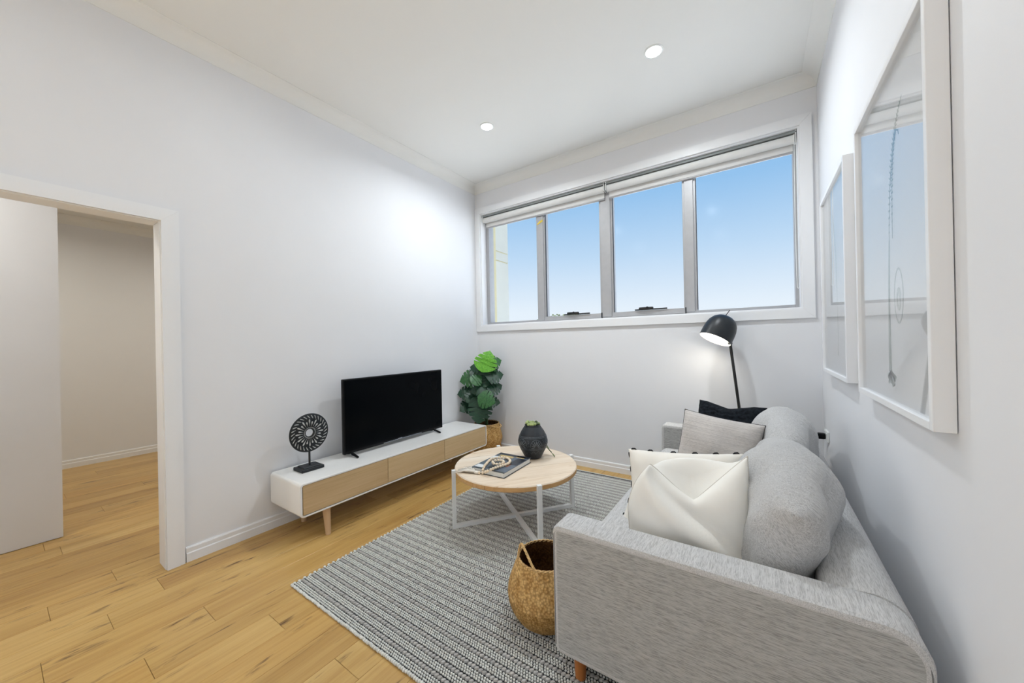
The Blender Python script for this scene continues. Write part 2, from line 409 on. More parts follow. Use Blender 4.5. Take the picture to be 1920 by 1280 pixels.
# doorway lining and architraves
tr = struct_root('trim_1', (0, DY1, 0))
lin_t = .016
for nm, bx_ in (('jamb', (-WT-.004, .004, DY1-lin_t, DY1, 0, DH)), ('jamb', (-WT-.004, .004, DY0, DY0+lin_t, 0, DH)), ('head_jamb', (-WT-.004, .004, DY0+lin_t, DY1-lin_t, DH-lin_t, DH))):
    part(nm, G().rbox(*bx_, .002, 1), 'trim_paint', tr)
for nm, which in (('architrave', 0), ('architrave', 1), ('head_architrave', 2)):
    g = G()
    for xa, xb, o in ((0, .018, .069), (.017, .0215, .046)):
        i_ = -.011; yr0, yr1, yl0, yl1, zi, zo = DY1+i_, DY1+o, DY0-i_, DY0-o, DH+i_, DH+o-.005
        if which == 0: g.prism([(yr0, 0), (yr1, 0), (yr1, zo), (yr0, zi)], 0, xa, xb)
        elif which == 1: g.prism([(yl0, 0), (yl1, 0), (yl1, zo), (yl0, zi)], 0, xa, xb)
        else: g.prism([(yl0+.0005, zi), (yr0-.0005, zi), (yr1-.0007, zo), (yl1+.0007, zo)], 0, xa, xb)
    part(nm, g, 'trim_paint', tr)

# ------------------------------------------------------------------ window
wd = struct_root('window_1', (1.6, 0, OZ0))
cw = .072
XA, XB, ZA, ZB = OX0-cw, OX1+cw, OZ0-cw, OZ1+cw
e_ = .0006
for poly in ([(OZ0, OX0), (OZ1, OX0), (ZB, XA), (ZA, XA)], [(OZ0, OX1), (OZ1, OX1), (ZB, XB), (ZA, XB)], [(OZ1, OX0+e_), (OZ1, OX1-e_), (ZB, XB-e_), (ZB, XA+e_)], [(OZ0, OX0+e_), (OZ0, OX1-e_), (ZA, XB-e_), (ZA, XA+e_)]):
    mz, mx = sum(p[0] for p in poly)/4, sum(p[1] for p in poly)/4
    c = part('casing', G().prism(poly, 1, -.018, 0), 'trim_paint', wd)
YF, YG = .095, .15
for nm, bx_ in (('reveal', (OX0, OX0+.012, 0, YF, OZ0+.012, OZ1-.012)), ('reveal', (OX1-.012, OX1, 0, YF, OZ0+.012, OZ1-.012)), ('reveal', (OX0, OX1, 0, YF, OZ1-.012, OZ1)), ('sill', (OX0, OX1, 0, YF, OZ0, OZ0+.012))):
    part(nm, G().box(*bx_), 'trim_paint', wd)
# outer frame rails
FL, FR = .135, 3.125
for nm, bx_ in (('frame_stile', (OX0+.012, FL, YF, YG+.04, OZ0+.012, OZ1)), ('frame_stile', (FR, OX1, YF, YG+.04, OZ0+.012, OZ1)), ('frame_rail', (FL, FR, YF, YG+.04, OZ0+.004, OZ0+.04)), ('frame_rail', (FL, FR, YF, YG+.04, OZ1-.06, OZ1))):
    part(nm, G().rbox(*bx_, .002, 1), 'aluminium', wd)
MX = ((.812, .922), (1.556, 1.692), (2.334, 2.442))
for a, b in MX:
    g = G().rbox(a+.018, b-.018, YF-.006, YG+.045, OZ0+.03, OZ1-.02, .002, 1).rbox(a, b, YF+.008, YG+.03, OZ0+.03, OZ1-.02, .002, 1)
    m = part('mullion', g, 'aluminium', wd)
    part('gasket', G().box(b-.0015, b+.004, YF+.012, YF+.03, OZ0+.05, OZ1-.05), 'dark_gasket_shade', m)
panes = ((FL, MX[0][0]), (MX[0][1], MX[1][0]), (MX[1][1], MX[2][0]), (MX[2][1], FR))
for i, (a, b) in enumerate(panes):
    if i in (1, 2):
        s = part('sash', G().rbox(a-.01, b+.012, YF-.016, YG+.02, OZ0+.02, OZ0+.068, .002, 1), 'aluminium', wd)
        part('gasket', G().box(b+.012, b+.02, YF-.018, YF+.0, OZ0+.018, OZ0+.072), 'dark_gasket_shade', s)
        c = a + (b-a)*(.56 if i == 1 else .52)
        w = part('window_winder', G().rbox(c-.12, c+.17, YF-.03, YF-.012, OZ0+.07, OZ0+.082, .003, 2).rbox(c-.08, c+.05, YF-.045, YF-.01, OZ0+.072, OZ0+.098, .008, 2), 'winder_black', wd, smooth=True)
        part('knob', G().sphere((c-.0, YF-.047, OZ0+.09), .012), 'winder_black', w, smooth='all')
    part('pane', G().box(a-.004, b+.004, YG-.003, YG+.003, OZ0+.03, OZ1-.02), 'window_glass', wd)
part('tape', G().add([(.835,YF-.0075,2.605),(.872,YF-.0075,2.622),(.905,YF-.0075,2.632),(.905,YF-.0075,2.655),(.868,YF-.0075,2.645),(.85,YF-.0075,2.63),(.835,YF-.0075,2.62),
      (.835,YF-.0095,2.605),(.872,YF-.0095,2.622),(.905,YF-.0095,2.632),(.905,YF-.0095,2.655),(.868,YF-.0095,2.645),(.85,YF-.0095,2.63),(.835,YF-.0095,2.62)],
      [tuple(range(7)), tuple(range(13,6,-1))] + [(i,(i+1)%7,7+(i+1)%7,7+i) for i in range(7)]), 'yellow_tape', wd)

# roller blinds, rolled up
def blind(x0, x1, label, chain):
    z = OZ1-.070; y = .050
    t = thing('roller_blind', label, 'blind', ((x0+x1)/2, y, OZ1-.012), 'roller blinds in the window head')
    part('head_shade', G().box(x0, x1, .022, .085, OZ1-.034, OZ1-.0125), 'head_shade_grey', t)  # grey strip painted as the shade under the reveal head
    g = G(); g.tube([(x0+.012, y, z), (x1-.012, y, z)], .033, 20); part('roll', g, 'blind_fabric', t, smooth=True)
    part('fabric_drop', G().box(x0+.02, x1-.02, y+.028, y+.030, OZ1-.152, z), 'blind_fabric', t)
    g = G(); g.tube([(x0+.02, y+.029, OZ1-.157), (x1-.02, y+.029, OZ1-.157)], .0105, 10); part('bottom_bar', g, 'aluminium', t, smooth=True)
    for x in (x0+.005, x1-.005):
        b = part('bracket', G().rbox(x-.004, x+.004, .012, .088, OZ1-.098, OZ1-.0125, .003, 1), 'white_plastic', t)
        part('screw', G().sphere((x, .012, OZ1-.03), .004, 8, 5), 'black_metal', b)
    if chain:
        pts = [(x1+.0-.004, .012, OZ1-.06)]
        zb = chain
        L = [(x1-.004, .010, OZ1-.05-(OZ1-.05-zb)*i/10) for i in range(11)] + [(x1-.010, .006, zb-.012), (x1-.016, .004, zb)] + [(x1-.016-.004*math.sin(PI*i/10), .004, zb+(OZ1-.05-zb)*i/10) for i in range(1, 11)]
        part('pull_chain', G().tube(L, .0022, 6), 'white_plastic', t, smooth=True)
blind(OX0+.014, 1.645, 'rolled-up white roller blind over the left half of the window', 0)
blind(1.655, OX1-.014, 'rolled-up white roller blind over the right half, with long pull chain', 1.66)

# frame and glass of the added, unseen rear doors that let the sun in
w2 = struct_root('window_added_rear', ((RX0+RX1)/2, YR, RZ0))
for bx_ in ((RX0, RX0+.06), (1.62, 1.68), (RX1-.06, RX1)): part('frame_stile', G().box(bx_[0], bx_[1], YR-.09, YR-.03, RZ0, RZ1), 'aluminium', w2)
for bz in ((RZ0, RZ0+.06), (RZ1-.06, RZ1)): part('frame_rail', G().box(RX0+.06, RX1-.06, YR-.09, YR-.03, *bz), 'aluminium', w2)
for a, b in ((RX0+.06, 1.62), (1.68, RX1-.06)): part('pane', G().box(a, b, YR-.063, YR-.057, RZ0+.06, RZ1-.06), 'window_glass', w2)

# ------------------------------------------------------------------ downlights
def downlight(x, y, label, CZ=CZ, watts=DOWNLIGHT_W, tint=(.90, .96, 1), beam=165):
    t = thing('downlight', label, 'ceiling light', (x, y, CZ), 'recessed ceiling downlights')
    part('trim_ring', G().lathe([(.048, -.0005), (.05, -.006), (.058, -.005), (.062, -.0005)], (x, y, CZ), 32, False), 'white_plastic', t, smooth=True)
    part('lens', G().lathe([(.0005, -.0035), (.049, -.0035)], (x, y, CZ), 24, True), 'downlight_lens', t)
    l = bpy.data.lights.new('downlight_lamp', 'AREA'); l.shape = 'DISK'; l.size = .09; l.energy = watts; l.color = tint; l.spread = math.radians(beam)
    lo = bpy.data.objects.new('downlight_lamp', l); COL.objects.link(lo); lo.parent = t; lo.location = (0, 0, -.008)
downlight(.92, -.92, 'lit ceiling downlight nearest the plant corner, left of the window', CZ, 11.0, beam=155)
downlight(2.337, -.92, 'lit ceiling downlight nearest the right end of the window', CZ, 11.5, beam=155)
downlight(.87, -2.50, 'lit ceiling downlight at the top edge, above the doorway side')
for x, y, wh in ((2.337, -2.43, 'over the near end of the sofa, above the frame'), (.87, -3.94, 'beside the doorway, behind the camera'), (2.337, -3.94, 'directly behind the camera'), (.87, -5.45, 'by the left side of the rear glazed doors'), (2.337, -5.45, 'by the right side of the rear glazed doors')):
    downlight(x, y, 'added unseen ceiling downlight '+wh)  # out-of-view lamps added to light the room
downlight(-2.25, -3.6, 'added unseen ceiling downlight in the room beyond the doorway, behind the partition', FZ, 9.0, (1, .95, .82))  # hidden lamp added to brighten the adjoining room
downlight(-.62, -4.0, 'added unseen ceiling downlight between the doorway and the partition', FZ, 8.0, (1, .97, .9))  # hidden lamp added to brighten the partition
downlight(-2.0, -1.5, 'added unseen ceiling downlight at the far end of the room beyond the doorway', FZ, 9.0, (1, .95, .82))  # second hidden lamp added for the adjoining room

# ------------------------------------------------------------------ rug
RGX0, RGX1, RGY0, RGY1 = .775, 2.475, -2.545, -.150
rug = thing('striped_rug', 'large flat-woven rug in grey, white and black stripes under the coffee table', 'rug', ((RGX0+RGX1)/2, (RGY0+RGY1)/2, 0))
part('rug_backing', G().rbox(RGX0+.004, RGX1-.004, RGY0+.004, RGY1-.004, .0005, .0075, .002, 1), 'rug_base', rug)
def dome(g, cx, cy, lx, ly, h, skew=0, n=6):
    vs = []
    for rr, z in ((1, 0), (.72, .75)):
        for j in range(n):
            a = 2*PI*(j+.5)/n; ex = math.copysign(abs(math.cos(a))**.7, math.cos(a)); ey = math.copysign(abs(math.sin(a))**.7, math.sin(a))
            vs.append((cx+rr*lx*ex+skew*ey*rr, cy+rr*ly*ey, z*h))
    vs.append((cx, cy, h))
    fs = [(j, (j+1) % n, n+(j+1) % n, n+j) for j in range(n)] + [(n+j, n+(j+1) % n, 2*n) for j in range(n)]
    g.add(vs, fs)
RL = RGX1-RGX0
rr_ = random.Random(3)
def white_band():
    g = G(); step = .0122
    for row in range(3):
        for i in range(int(RL/step)-1):
            dome(g, -RL/2+.006+step*(i+.5+(.5 if row % 2 else 0))+rr_.uniform(-.001,.001), (row-1)*.0106+rr_.uniform(-.0006,.0006), .0053, .0046, .0050+rr_.uniform(-.0006,.0006))
    return mesh('white_stitches', g, 'rug_white', True, False)
def grey_band():
    g = G(); step = .0185
    for i in range(int(RL/step)-1):
        dome(g, -RL/2+.012+step*(i+.5)+rr_.uniform(-.0015,.0015), rr_.uniform(-.0006,.0006),   .0088, .0092, .0082+rr_.uniform(-.0008,.0008), .004)
    return mesh('grey_cord', g, 'rug_grey', True, False)
wb, gb = [white_band() for _ in range(3)], [grey_band() for _ in range(3)]
PER = .0545; nb = int((RGY1-RGY0-.03)/PER)
for i in range(nb):
    y = RGY0+.024+PER*i
    inst('white_stitches', wb[i % 3], ((RGX0+RGX1)/2, y+.006, .0075), rug)
    inst('grey_cord', gb[i % 3], ((RGX0+RGX1)/2, y+.032, .0075), rug)
for y in (RGY0+.004, RGY1-.006):                                   # whipped ends
    g = G(); n = int(RL/.0125)
    for i in range(n):
        x = RGX0+.004+(RL-.008)*(i+.5)/n
        g.sphere((x, y+rr_.uniform(-.0015,.0015), .0075), 1, 6, 4, (.0066, .0085, .0072))
    part('whipped_edge', g, 'rug_white', rug, smooth='all')
g = G()
for sgn, x in ((1, RGX0), (-1, RGX1)):                              # loops where the rows turn at the long sides
    for i in range(nb*2):
        g.sphere((x+sgn*rr_.uniform(.002,.007), RGY0+.02+PER/2*i+rr_.uniform(-.004,.004), .007), 1, 6, 4, (.008, .0085, .006))
part('selvedge', g, 'rug_white', rug, smooth='all', kind='stuff')
RT = .013

# ------------------------------------------------------------------ media console
CX0, CX1, CY0, CY1, CB, CT = .03, .455, -2.335, -.43, .187, .405
con = thing('media_console', 'long low white media console with three pale oak drawer fronts', 'cabinet', ((CX0+CX1)/2, (CY0+CY1)/2, 0))
def rrect(y0, y1, z0, z1, r, n=6):
    P = []
    for cy, cz, a0 in ((y1-r, z1-r, 0), (y0+r, z1-r, PI/2), (y0+r, z0+r, PI), (y1-r, z0+r, 3*PI/2)):
        P += [(cy+r*math.cos(a0+PI/2*i/n), cz+r*math.sin(a0+PI/2*i/n)) for i in range(n+1)]
    return P
po, pi_ = rrect(CY0, CY1, CB, CT, .022), rrect(CY0+.011, CY1-.011, CB+.011, CT-.011, .013)
n = len(po); g = G()
vs = [(CX0, y, z) for y, z in po] + [(CX1-.002, y, z) for y, z in po] + [(CX1, y+(.002 if y < -1.3 else -.002), z+(.002 if z < .3 else -.002)) for y, z in po] + [(CX1, y, z) for y, z in pi_] + [(CX1-.022, y, z) for y, z in pi_]
fs = [tuple(range(n)), tuple(range(4*n, 5*n))] + [(k*n+i, k*n+(i+1) % n, (k+1)*n+(i+1) % n, (k+1)*n+i) for k in range(4) for i in range(n)]
body = part('body', g.add(vs, fs), 'white_lacquer', con, smooth=True)
part('shadow_gap', G().prism(rrect(CY0+.0115, CY1-.0115, CB+.0115, CT-.0115, .012), 0, CX1-.0215, CX1-.018), 'dark_gasket_shade', con)  # dark sheet behind the drawers, paints the shade in the gaps
fy = [CY0+.0145, CY0+.0145+.645, CY0+.0145+1.265, CY1-.0145]
for a, b in zip(fy, fy[1:]):
    g = G().rbox(CX1-.02, CX1-.001, a+.0016, b-.0016, CB+.0145, CT-.0145, .0025, 2)
    part('drawer', g, 'oak_veneer', con)
for x, y in ((.405, -2.145), (.405, -.62), (.09, -2.145), (.09, -.62)):
    sx_ = .02 if x > .2 else -.0
    part('leg', G().tube([(x, y, CB), (x+sx_, y, .0)], [.026, .017], 20), 'oak_leg', con, smooth=True)

# ------------------------------------------------------------------ television
TX, TY0, TY1, TZ0, TZ1 = .20, -1.888, -.826, .432, 1.022
tv = thing('television', 'black flat-screen television standing on the white media console', 'television', (TX, (TY0+TY1)/2, CT))
part('housing', G().rbox(TX-.03, TX, TY0, TY1, TZ0, TZ1, .006, 2).rbox(TX-.065, TX-.025, TY0+.2, TY1-.2, TZ0+.03, TZ0+.34, .015, 2), 'black_plastic', tv)
part('screen', G().box(TX-.0005, TX+.0012, TY0+.012, TY1-.012, TZ0+.022, TZ1-.012), 'tv_screen', tv)
part('chrome_strip', G().rbox(TX-.001, TX+.003, TY0+.36, TY1-.28, TZ0+.006, TZ0+.0105, .001, 1), 'silver', tv)
part('logo', G().rbox(TX-.001, TX+.004, (TY0+TY1)/2-.022, (TY0+TY1)/2+.022, TZ0+.008, TZ0+.016, .001, 1), 'silver', tv)
for y, s in ((TY0+.065, 1), (TY1-.115, -1)):
    g = G()
    for sg in (-1, 1):
        g.tube([(TX-.012, y, TZ0+.012), (TX-.012+sg*.02, y, TZ0-.004), (TX-.012+sg*.095, y+.0*s, CT+.0085)], [.012, .0115, .0085], 8)
    part('foot', g, 'black_plastic', tv, smooth=True)

# ------------------------------------------------------------------ carved disc ornament
DX, DYc, DZ, DR = .205, -2.150, .668, .137
orn = thing('carved_disc_ornament', 'black carved wooden disc ornament on a stand, beside the television', 'ornament', (.19, DYc, CT))
part('base', G().rbox(.125, .255, DYc-.078, DYc+.078, CT, CT+.022, .003, 1).rbox(.14, .24, DYc-.06, DYc+.06, CT+.018, CT+.03, .006, 1), 'black_wood', orn)
part('rod', G().tube([(DX-.005, DYc, CT+.02), (DX-.005, DYc, DZ-DR+.02)], .0068, 12), 'black_metal', orn, smooth=True)
g = G(); ns = 64
prof = [(.027, -.006), (.027, .004), (.036, .007), (DR-.008, .004), (DR, 0), (DR-.004, -.006)]
vs = [(DX+h, DYc+r*math.cos(2*PI*j/ns), DZ+r*math.sin(2*PI*j/ns)) for r, h in prof for j in range(ns)]
m = len(prof); g.add(vs, [(i*ns+j, i*ns+(j+1) % ns, ((i+1) % m)*ns+(j+1) % ns, ((i+1) % m)*ns+j) for i in range(m) for j in range(ns)])
disc = part('disc', g, 'black_wood', orn, smooth=True)
def petal_ring(count, r0, r1, w0, w1, ph=0, h=.0075, slant=0, alt=0):
    g = G()
    for k in range(count):
        a = 2*PI*k/count+ph; re = r1-alt*(k % 2)
        prof2 = [(r0, w0*.3), (r0+(re-r0)*.3, w0), (r0+(re-r0)*.75, w1), (r0+(re-r0)*.93, w1*.7), (re, w1*.15)]
        vs = []
        for r, w in prof2:
            ca, sa = math.cos(a+slant*(r-r0)/(r1-r0)), math.sin(a+slant*(r-r0)/(r1-r0))
            for s in (-1, 1): vs.append((DX+h-.004*(r-.036)/.1, DYc+r*ca-s*w*sa, DZ+r*sa+s*w*ca))
        for r, w in prof2:
            aa = a+slant*(r-r0)/(r1-r0); vs.append((DX+h+.003-.004*(r-.036)/.1, DYc+r*math.cos(aa), DZ+r*math.sin(aa)))
        fs = []
        for i in range(4):
            fs += [(2*i, 2*i+2, 10+i+1, 10+i), (10+i, 10+i+1, 2*i+3, 2*i+1)]
        g.add(vs, fs)
    return g
part('inner_petals', petal_ring(24, .047, .097, .0014, .0056, 0, .0075, 0, .016), 'whitewash', disc, kind='stuff')
part('outer_petals', petal_ring(30, .101, .126, .003, .0042, .06, .0075, .16), 'whitewash', disc, kind='stuff')
part('beading', petal_ring(40, .033, .042, .0012, .0018, .03, .0078), 'whitewash', disc, kind='stuff')

# ------------------------------------------------------------------ belly baskets
R0 = math.radians
def basket(name, label, c, prof, inner_r, fold_z, handles, hr):
    t = thing(name, label, 'basket', c)
    upper = [p for p in prof if p[1] >= fold_z]; lower = [p for p in prof if p[1] <= fold_z]
    def smoothp(P, k=4):
        out = []
        for i in range(len(P)-1):
            p0, p1, p2, p3 = P[max(i-1,0)], P[i], P[i+1], P[min(i+2,len(P)-1)]
            for s in range(k):
                u = s/k
                out.append(tuple(.5*((2*p1[q])+(-p0[q]+p2[q])*u+(2*p0[q]-5*p1[q]+4*p2[q]-p3[q])*u*u+(-p0[q]+3*p1[q]-3*p2[q]+p3[q])*u**3) for q in (0, 1)))
        return out+[P[-1]]
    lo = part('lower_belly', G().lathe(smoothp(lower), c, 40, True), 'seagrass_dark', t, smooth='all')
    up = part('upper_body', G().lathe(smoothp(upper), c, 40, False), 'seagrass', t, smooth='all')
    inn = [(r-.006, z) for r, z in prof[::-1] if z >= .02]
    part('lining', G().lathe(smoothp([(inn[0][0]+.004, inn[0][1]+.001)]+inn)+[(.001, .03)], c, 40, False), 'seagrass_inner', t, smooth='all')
    rim = prof[-1]
    g = G(); N = 90
    for ph in (0, PI): g.tube([(c[0]+(rim[0]-.002+.003*math.cos(9*2*PI*i/N*2+ph))*math.cos(2*PI*i/N), c[1]+(rim[0]-.002+.003*math.cos(9*2*PI*i/N*2+ph))*math.sin(2*PI*i/N), c[2]+rim[1]+.003*math.sin(9*2*PI*i/N*2+ph)) for i in range(N)], .0034, 6, True)
    part('braided_rim', g, 'seagrass_rope', t, smooth='all')
    for a0, pts in handles:
        g = G()
        N = 40
        for ph in (0, 2*PI/3, 4*PI/3):
            L = []
            for i in range(N+1):
                s = i/N; x = s*(len(pts)-1); k_ = min(int(x), len(pts)-2); u = x-k_
                p0, p1, p2, p3 = pts[max(k_-1,0)], pts[k_], pts[k_+1], pts[min(k_+2, len(pts)-1)]
                q = [.5*((2*p1[d])+(-p0[d]+p2[d])*u+(2*p0[d]-5*p1[d]+4*p2[d]-p3[d])*u*u+(-p0[d]+3*p1[d]-3*p2[d]+p3[d])*u**3) for d in range(3)]
                w = 2*PI*s*9+ph
                L.append((c[0]+q[0]+.0035*math.cos(w), c[1]+q[1]+.0035*math.sin(w), c[2]+q[2]+.0035*math.cos(w+1)))
            g.tube(L, .0036, 6)
        part('handle', g, 'seagrass_rope', t, smooth='all')
    return t
def arc_handle(a, rim_r, rim_z, half, h, lean, drop=.04):
    """rope handle standing up from the rim around angle a"""
    P = []
    for s in (-1, -.95, -.6, 0, .6, .95, 1):
        ang = a+s*half; k_ = max(0, 1-abs(s)**2.5)
        r = rim_r + (.006 if abs(s) > .9 else 0) + lean*k_
        z = rim_z-drop if abs(s) == 1 else rim_z + h*k_
        P.append((r*math.cos(ang), r*math.sin(ang), z))
    return (a, P)
basket('belly_basket', 'woven seagrass belly basket with rope handles, on the rug by the sofa arm', (2.045, -2.0, RT),
       [(.10, 0), (.135, .02), (.168, .075), (.178, .125), (.172, .165), (.15, .225), (.126, .283)], .1, .125,
       [(0, [(.132*math.cos(R0(222)), .132*math.sin(R0(222)), .235), (.128*math.cos(R0(222)), .128*math.sin(R0(222)), .285), (-.085, -.075, .345), (-.055, -.09, .335), (0, -.118, .295), (.128*math.cos(R0(283)), .128*math.sin(R0(283)), .272), (.136*math.cos(R0(283)), .136*math.sin(R0(283)), .235)]), arc_handle(math.radians(50), .126, .283, .5, .05, .02)], .1)
PBC = (.285, -.212, 0)
basket('plant_basket', 'woven seagrass belly basket holding the monstera, in the room corner', PBC,
       [(.11, 0), (.15, .03), (.165, .08), (.158, .13), (.178, .20), (.165, .27), (.142, .365)], .1, .13,
       [arc_handle(math.radians(-10), .143, .365, .45, -.02, .07)], .1)

# ------------------------------------------------------------------ monstera
pl = thing('monstera_plant', 'potted monstera with split dark green leaves and one bright top leaf', 'plant', (PBC[0], PBC[1], .27))
part('soil', G().lathe([(.13, .27), (.128, .325), (.06, .335), (.0005, .337)], PBC, 28, True), 'soil', pl, smooth=True)
part('stem', G().tube([(.285,-.212,.30),(.29,-.215,.5),(.315,-.225,.7),(.335,-.24,.86),(.35,-.25,1.0),(.36,-.26,1.07)], [.016,.015,.014,.012,.010,.006], 10), 'stem_green', pl, smooth=True)
part('moss_pole', G().tube([(.262,-.205,.30),(.268,-.205,.55),(.29,-.215,.80)], [.013,.013,.010], 10), 'bark', pl, smooth=True)
def leaf_mesh(name, mat_, seed, cuts=5):
    r = random.Random(seed); g = G(); N = 44; L = 1.0
    # outline of one half: t from petiole notch to tip
    left, right, mid = [], [], []
    for i in range(N+1):
        t = i/N; y = -0.18+1.18*t if t > .12 else -.18+1.18*t
        w = .60*math.sin(PI*min(1, t*1.02)**.72)**.85 if 0 < t < 1 else 0.0
        for side, arr in ((-1, left), (1, right)):
            c = 1.0; ph = 0
            if i in ((16, 24, 32) if side < 0 else (14, 22, 30)): c = .40
            elif i in ((17, 25, 33) if side < 0 else (15, 23, 31)): c = .8
            x = side*w*c
            yy = y + .10*abs(w*c) - .05
            if t < .14: yy -= 0; 
            arr.append((x, yy, -.32*(w*c)**2 - .10*max(0, t-.4)**2*2.2))
        mid.append((0, max(0.0, y), -.10*max(0, t-.4)**2*2.2+.02))
    vs = left+mid+right; n_ = N+1; fs = []
    for i in range(N):
        fs += [(i, n_+i, n_+i+1, i+1), (n_+i, 2*n_+i, 2*n_+i+1, n_+i+1)]
    g.add(vs, fs)
    return mesh(name, g, mat_, 'all', True)
LM = {(m_, s): leaf_mesh('leaf', m_, s, 5+s % 2) for m_ in ('leaf_dark', 'leaf_mid', 'leaf_bright') for s in (1, 2)}
camv = Vector((2.879, -3.46, 1.29))
leaves = [  # centre, size, tip angle in the view plane (deg, 0 = right, 90 = up), tilt, material
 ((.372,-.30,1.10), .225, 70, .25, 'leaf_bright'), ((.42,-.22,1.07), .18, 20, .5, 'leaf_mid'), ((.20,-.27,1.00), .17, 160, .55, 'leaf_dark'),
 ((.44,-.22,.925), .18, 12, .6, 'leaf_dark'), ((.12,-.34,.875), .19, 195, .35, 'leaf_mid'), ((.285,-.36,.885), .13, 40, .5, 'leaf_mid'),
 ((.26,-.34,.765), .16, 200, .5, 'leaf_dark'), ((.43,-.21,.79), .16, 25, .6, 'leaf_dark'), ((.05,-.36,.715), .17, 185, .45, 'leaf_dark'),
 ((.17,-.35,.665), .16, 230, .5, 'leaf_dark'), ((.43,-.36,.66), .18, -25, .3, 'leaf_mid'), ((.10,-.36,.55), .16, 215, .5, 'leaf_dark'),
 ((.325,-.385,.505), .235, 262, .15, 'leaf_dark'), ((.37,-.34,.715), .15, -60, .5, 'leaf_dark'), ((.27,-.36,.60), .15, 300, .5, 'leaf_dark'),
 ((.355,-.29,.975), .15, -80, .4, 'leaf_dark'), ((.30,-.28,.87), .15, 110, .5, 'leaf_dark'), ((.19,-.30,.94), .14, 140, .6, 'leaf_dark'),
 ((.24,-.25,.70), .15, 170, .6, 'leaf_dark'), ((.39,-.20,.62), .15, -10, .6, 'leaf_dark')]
for i, (c, s, ang, tilt, m_) in enumerate(leaves):
    c = Vector(c); c.y = min(c.y, -.15); c.x = max(c.x, .085)
    nv = (camv-c).normalized(); rt = Vector((0,0,1)).cross(nv).normalized(); up = nv.cross(rt)
    a = math.radians(ang); d = math.cos(a)*rt + math.sin(a)*up
    nrm = (nv*math.cos(tilt) + (up*.85 + rt*(.3 if i % 2 else -.3))*math.sin(tilt)); d = (d - nrm*d.dot(nrm)/nrm.length_squared).normalized(); nrm.normalize(); xx = d.cross(nrm)
    M_ = Matrix((xx, d, nrm)).transposed()
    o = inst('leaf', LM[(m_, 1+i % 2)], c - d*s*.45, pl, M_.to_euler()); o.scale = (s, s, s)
    base = c - d*s*.45; sp = Vector((.285+.07*(base.z-.3), -.212-.06*(base.z-.3), max(.36, min(1.05, base.z-.10))))
    midp = (base+sp)/2 + Vector((0, 0, .02))
    part('petiole', G().tube([sp, midp, base], .0035, 6), 'stem_green', pl, smooth='all')

# ------------------------------------------------------------------ coffee table
TC, TR, TH, TT = Vector((1.400, -1.280)), .440, .405, .036
ct = thing('coffee_table', 'round coffee table with pale boarded timber top and white cross-braced metal legs', 'table', (TC.x, TC.y, RT))
ax = math.radians(52.5); U = Vector((math.cos(ax), math.sin(ax))); V = Vector((-U.y, U.x))
seams = [-TR, -.3125, -.125, .0625, .25, TR]
for a, b in zip(seams, seams[1:]):
    def edge(v): return math.sqrt(max(0, TR*TR-v*v))
    a2, b2 = a+(.0011 if a > -TR else .0), b-(.0011 if b < TR else .0)
    K = 14; ring = [(-edge(a2+(b2-a2)*i/K), a2+(b2-a2)*i/K) for i in range(K+1)] + [(edge(b2+(a2-b2)*i/K), b2+(a2-b2)*i/K) for i in range(K+1)]
    P = []
    for q in ring:
        if not P or (q[0]-P[-1][0])**2+(q[1]-P[-1][1])**2 > 1e-9: P.append(q)
    if (P[0][0]-P[-1][0])**2+(P[0][1]-P[-1][1])**2 < 1e-9: P.pop()
    n = len(P); g = G(); lv = []
    for sc_, z in ((.988, TH-TT), (1, TH-TT+.006), (1, TH-.006), (.99, TH)):
        lv += [(u_*sc_ if abs(math.hypot(u_, v_)-TR) < 1e-4 else u_, v_*sc_ if abs(math.hypot(u_, v_)-TR) < 1e-4 else v_, z) for u_, v_ in P]
    fs = [tuple(reversed(range(n)))] + [(k_*n+i, k_*n+(i+1) % n, (k_+1)*n+(i+1) % n, (k_+1)*n+i) for k_ in range(3) for i in range(n)] + [tuple(range(3*n, 4*n))]
    mi = [1]+[1]*(2*n)+[0]*n+[0]
    g.v = lv; g.f = fs; g.mi = mi
    # object kept in the board's own axes so the grain runs along it
    me = mesh('board', g, ['mango_top', 'mango_edge'])
    o = bpy.data.objects.new('board', me); COL.objects.link(o); o.parent = ct; o.location = (0, 0, -RT); o.rotation_euler = (0, 0, ax); ROOT[o.name] = ROOT[ct.name]
def bar(g, p0, p1, w, h, z0): # flat bar on the floor plane
    d = (p1-p0).normalized(); nn = Vector((-d.y, d.x))
    q = [p0-nn*w/2, p1-nn*w/2, p1+nn*w/2, p0+nn*w/2]
    return g.add([(v.x, v.y, z0) for v in q]+[(v.x, v.y, z0+h) for v in q], [(3,2,1,0),(4,5,6,7),(0,1,5,4),(1,2,6,5),(2,3,7,6),(3,0,4,7)])
LR = TR+.013
for k_ in range(4):
    d = (U, V, -U, -V)[k_]; c = TC+d*LR
    g = G(); bar(g, c-d*.0125, c+d*.0125, .028, TH+.006-RT, RT)
    part('leg', g, 'white_metal', ct)
for d in (U, V):
    g = G(); bar(g, TC-d*(LR-.0125), TC+d*(LR-.0125), .028, .024, RT+(0 if d is U else .0005)); part('cross_bar', g, 'white_metal', ct)

